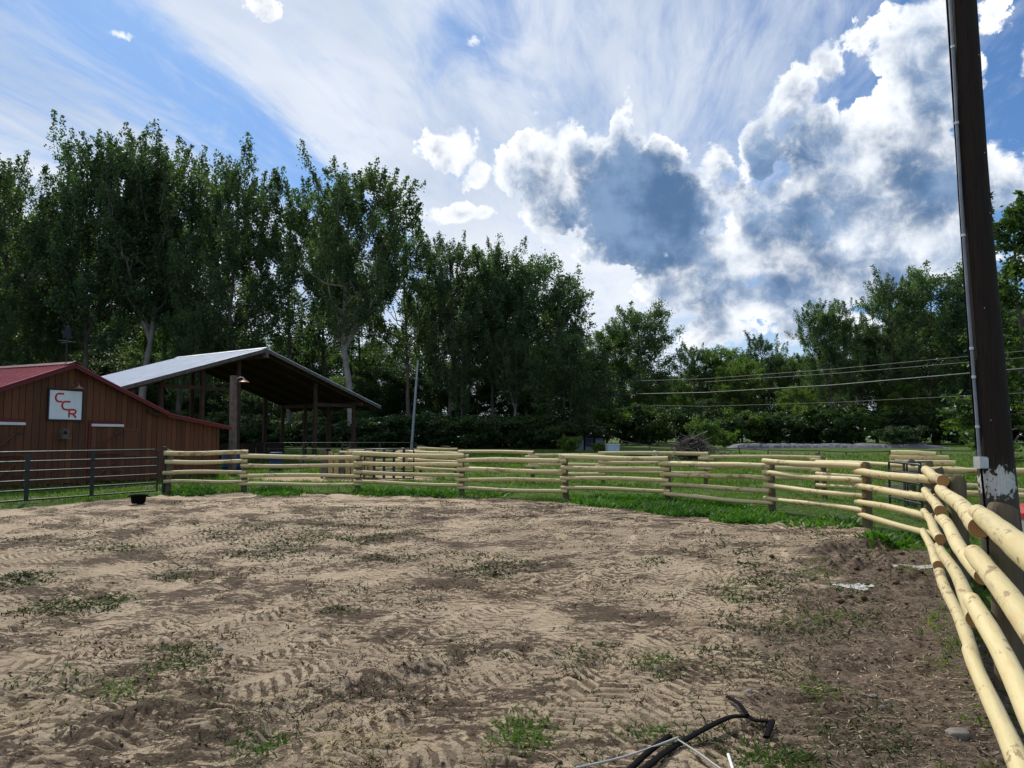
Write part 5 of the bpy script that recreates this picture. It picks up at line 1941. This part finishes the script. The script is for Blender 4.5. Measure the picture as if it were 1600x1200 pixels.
# lush weeds inside the far fence
def ellipse_pts(n, px0, px1, py0, py1, fall=1.0):
    out = []
    while len(out) < n:
        a, rr_ = random.uniform(0, 6.283), random.random() ** 0.5
        px = (px0 + px1) / 2 + (px1 - px0) / 2 * rr_ * math.cos(a)
        py = (py0 + py1) / 2 + (py1 - py0) / 2 * rr_ * math.sin(a)
        g = gnd(px, py)
        out.append((g.x, g.y))
    return np.array(out).T


lx_, ly_ = [], []
for n, e in ((700, (905, 1060, 776, 794)), (800, (1010, 1165, 782, 807)), (260, (1120, 1220, 800, 818)), (160, (640, 720, 768, 778)), (40, (1235, 1330, 812, 826)),
             (200, (270, 330, 764, 776)), (160, (400, 470, 766, 776)), (140, (560, 640, 764, 776)), (90, (740, 800, 766, 776)), (36, (1350, 1440, 836, 858))):
    q = ellipse_pts(n, *e)
    lx_.append(q[0])
    ly_.append(q[1])
lx_, ly_ = np.concatenate(lx_), np.concatenate(ly_)
scatter_blades('weeds', lx_, ly_, 0.10 + 0.15 * fbm(lx_ / 0.8, ly_ / 0.8, 2, 7), np.full(len(lx_), 0.05), 7, M['lush'], np.full(len(lx_), 0.10), 1.1, 'lush leafy weeds along the inside of the far fence')
# low weeds on the arena floor
x, y = wedge(26000, 2.9, 20, R(38), 1.15)
z_, grass, mud, tr, sd, bed = ground_fields(x, y)
dens = (0.05 + sstep(0.48, 0.66, fbm(x / 1.5, y / 1.1, 4, 131))) * (1 - 0.9 * tr) * (1 - 0.75 * mud) * (0.35 + 0.65 * sstep(4, 6.5, np.hypot(x, y)))
keep = (RNG.random(len(x)) < dens * 0.60) & (sd > 0.3)
x, y = x[keep], y[keep]
px_, py_ = [x], [y]
for n, e in ((420, (310, 640, 815, 850)), (240, (360, 470, 852, 874)), (260, (215, 345, 1008, 1052)), (180, (240, 350, 885, 920)), (240, (30, 215, 928, 960)), (120, (170, 245, 850, 866)),
             (100, (500, 550, 950, 974)), (200, (600, 770, 860, 890)), (180, (680, 830, 865, 905)), (120, (0, 75, 895, 910)), (90, (1000, 1040, 870, 886)), (120, (520, 620, 790, 800))):
    q = ellipse_pts(n, *e)
    px_.append(q[0])
    py_.append(q[1])
x, y = np.concatenate(px_), np.concatenate(py_)
keep = RNG.random(len(x)) < 0.62 * sstep(0.38, 0.60, fbm(x / 0.4, y / 0.4, 3, 137))
x, y = x[keep], y[keep]
r = np.clip(np.hypot(x, y) / 6, 0.7, 2.4)
scatter_blades('weeds', x, y, 0.028 + 0.034 * RNG.random(len(x)), 0.014 * r, 16, M['weed'], 0.075 * r, 2.2, 'flat dark green weeds dotted over the sandy arena floor')
# small bright weeds
qs = [ellipse_pts(n, *e) for n, e in ((26, (165, 205, 1068, 1086)), (50, (1150, 1250, 1165, 1200)), (26, (1270, 1292, 1060, 1090)), (60, (1215, 1330, 945, 990)), (50, (1245, 1310, 880, 900)),
                                        (40, (1400, 1460, 895, 910)), (40, (990, 1060, 1130, 1160)), (40, (790, 850, 1120, 1150)), (24, (400, 440, 1150, 1165)), (26, (800, 840, 1150, 1168)), (40, (1000, 1040, 1020, 1050)), (40, (1130, 1160, 905, 940)))]
q = np.concatenate(qs, 1)
scatter_blades('weeds', q[0], q[1], 0.03 + 0.035 * RNG.random(len(q[0])), np.full(len(q[0]), 0.012), 9, M['brightweed'], np.full(len(q[0]), 0.09), 1.6, 'small bright green weeds sprouting on the bare ground')
# olive weeds between sand and dirt on the right
x, y = wedge(14000, 3.0, 14, R(30), 1.0)
z_, grass, mud, tr, sd, bed = ground_fields(x, y)
u = x / np.maximum(y, 0.1)
dens = sstep(0.18, 0.30, u) * sstep(0.56, 0.42, u) * sstep(0.46, 0.62, fbm(x / 0.7, y / 0.7, 4, 171)) * (1 - tr)
keep = (RNG.random(len(x)) < dens * 0.6) & (sd > 0.4)
x, y = x[keep], y[keep]
r = np.clip(np.hypot(x, y) / 6, 0.7, 2.0)
scatter_blades('weeds', x, y, 0.05 + 0.03 * RNG.random(len(x)), 0.012 * r, 8, M['weed'], 0.06 * r, 1.8, 'olive weeds between the sand and the dark dirt')
# dead reddish weed litter all over the sand
x, y = wedge(30000, 2.9, 20, R(38), 1.1)
z_, grass, mud, tr, sd, bed = ground_fields(x, y)
dens = (0.06 + sstep(0.47, 0.62, fbm(x / 0.9, y / 0.7, 4, 151))) * (1 - 0.7 * tr) * (1 - 0.6 * mud)
keep = (RNG.random(len(x)) < dens * 0.30) & (sd > 0.2)
x, y = x[keep], y[keep]
r = np.clip(np.hypot(x, y) / 6, 0.6, 2.2)
scatter_blades('dead_weeds', x, y, 0.022 + 0.03 * RNG.random(len(x)), 0.010 * r, 15, M['deadweed'], 0.055 * r * (0.5 + RNG.random(len(x))), 1.9, 'dead brown weed litter trodden into the arena sand')
# wood chips and crumbs on the dirt by the rails
x, y = wedge(34000, 2.8, 11, R(38), 1.0)
z_, grass, mud, tr, sd, bed = ground_fields(x, y)
keep = (RNG.random(len(x)) < mud * 0.9 + 0.03) & (sd > -0.2)
x, y = x[keep], y[keep]
scatter_blades('wood_chips', x, y, 0.012 + 0.032 * RNG.random(len(x)) ** 2, np.full(len(x), 0.010), 1, M['chip'], np.full(len(x), 0.02), 6.0, 'pale bark chips scattered on the brown dirt', 0.004)


q = np.concatenate([ellipse_pts(n, *e) for n, e in ((60, (440, 640, 1125, 1198)), (24, (0, 70, 1090, 1130)))], 1)
scatter_blades('straw', q[0], q[1], 0.025 + 0.03 * RNG.random(len(q[0])), np.full(len(q[0]), 0.006), 5, M['straw'], np.full(len(q[0]), 0.12), 3.5, 'pale yellow straw scattered on the sand', 0.002)


# clods: small lumps of soil
def clods(n, name, r0, r1, size, test, label):
    x, y = wedge(n, r0, r1, R(38), 1.0)
    f = ground_fields(x, y)
    keep = test(x, y, f)
    x, y = x[keep], y[keep]
    m = len(x)
    z = GH(x, y)
    base = np.array([(1, 0, 0), (-1, 0, 0), (0, 1, 0), (0, -1, 0), (0, 0, 1), (0, 0, -1)], float)
    s = size * (0.4 + 1.2 * RNG.random(m) ** 2.5)
    P = base[None] * s[:, None, None] * (0.7 + 0.6 * RNG.random((m, 6, 1)))
    P[:, :, 2] *= 0.7
    a = RNG.random(m) * 6.28
    ca, sa = np.cos(a)[:, None], np.sin(a)[:, None]
    P = np.stack([P[:, :, 0] * ca - P[:, :, 1] * sa, P[:, :, 0] * sa + P[:, :, 1] * ca, P[:, :, 2]], 2)
    P += np.stack([x, y, z + s * 0.3], 1)[:, None, :]
    tri = np.array([(0, 2, 4), (2, 1, 4), (1, 3, 4), (3, 0, 4), (2, 0, 5), (1, 2, 5), (3, 1, 5), (0, 3, 5)])
    F = (np.arange(m)[:, None, None] * 6 + tri[None]).reshape(-1, 3)
    o = link(name, np_mesh(name, P.reshape(-1, 3), F, M['clod']))
    tag(o, label, kind='stuff')


M['clod'] = leafmat('soil_clod', (0.05, 0.034, 0.024), (0.13, 0.095, 0.070), 0.0, 0.05)
clods(2600, 'mud_clods', 7.5, 12.5, 0.034, lambda x, y, f: (RNG.random(len(x)) < f[2] * 0.5) & (f[4] > 0.15) & (y > 7.4), 'dark clods of churned mud near the right fence corner')
clods(9000, 'soil_clods', 2.8, 16, 0.011, lambda x, y, f: (RNG.random(len(x)) < 0.12 + 0.5 * f[2]) & (f[4] > 0.1) & (f[3] < 0.5), 'loose crumbs of soil on the arena floor')
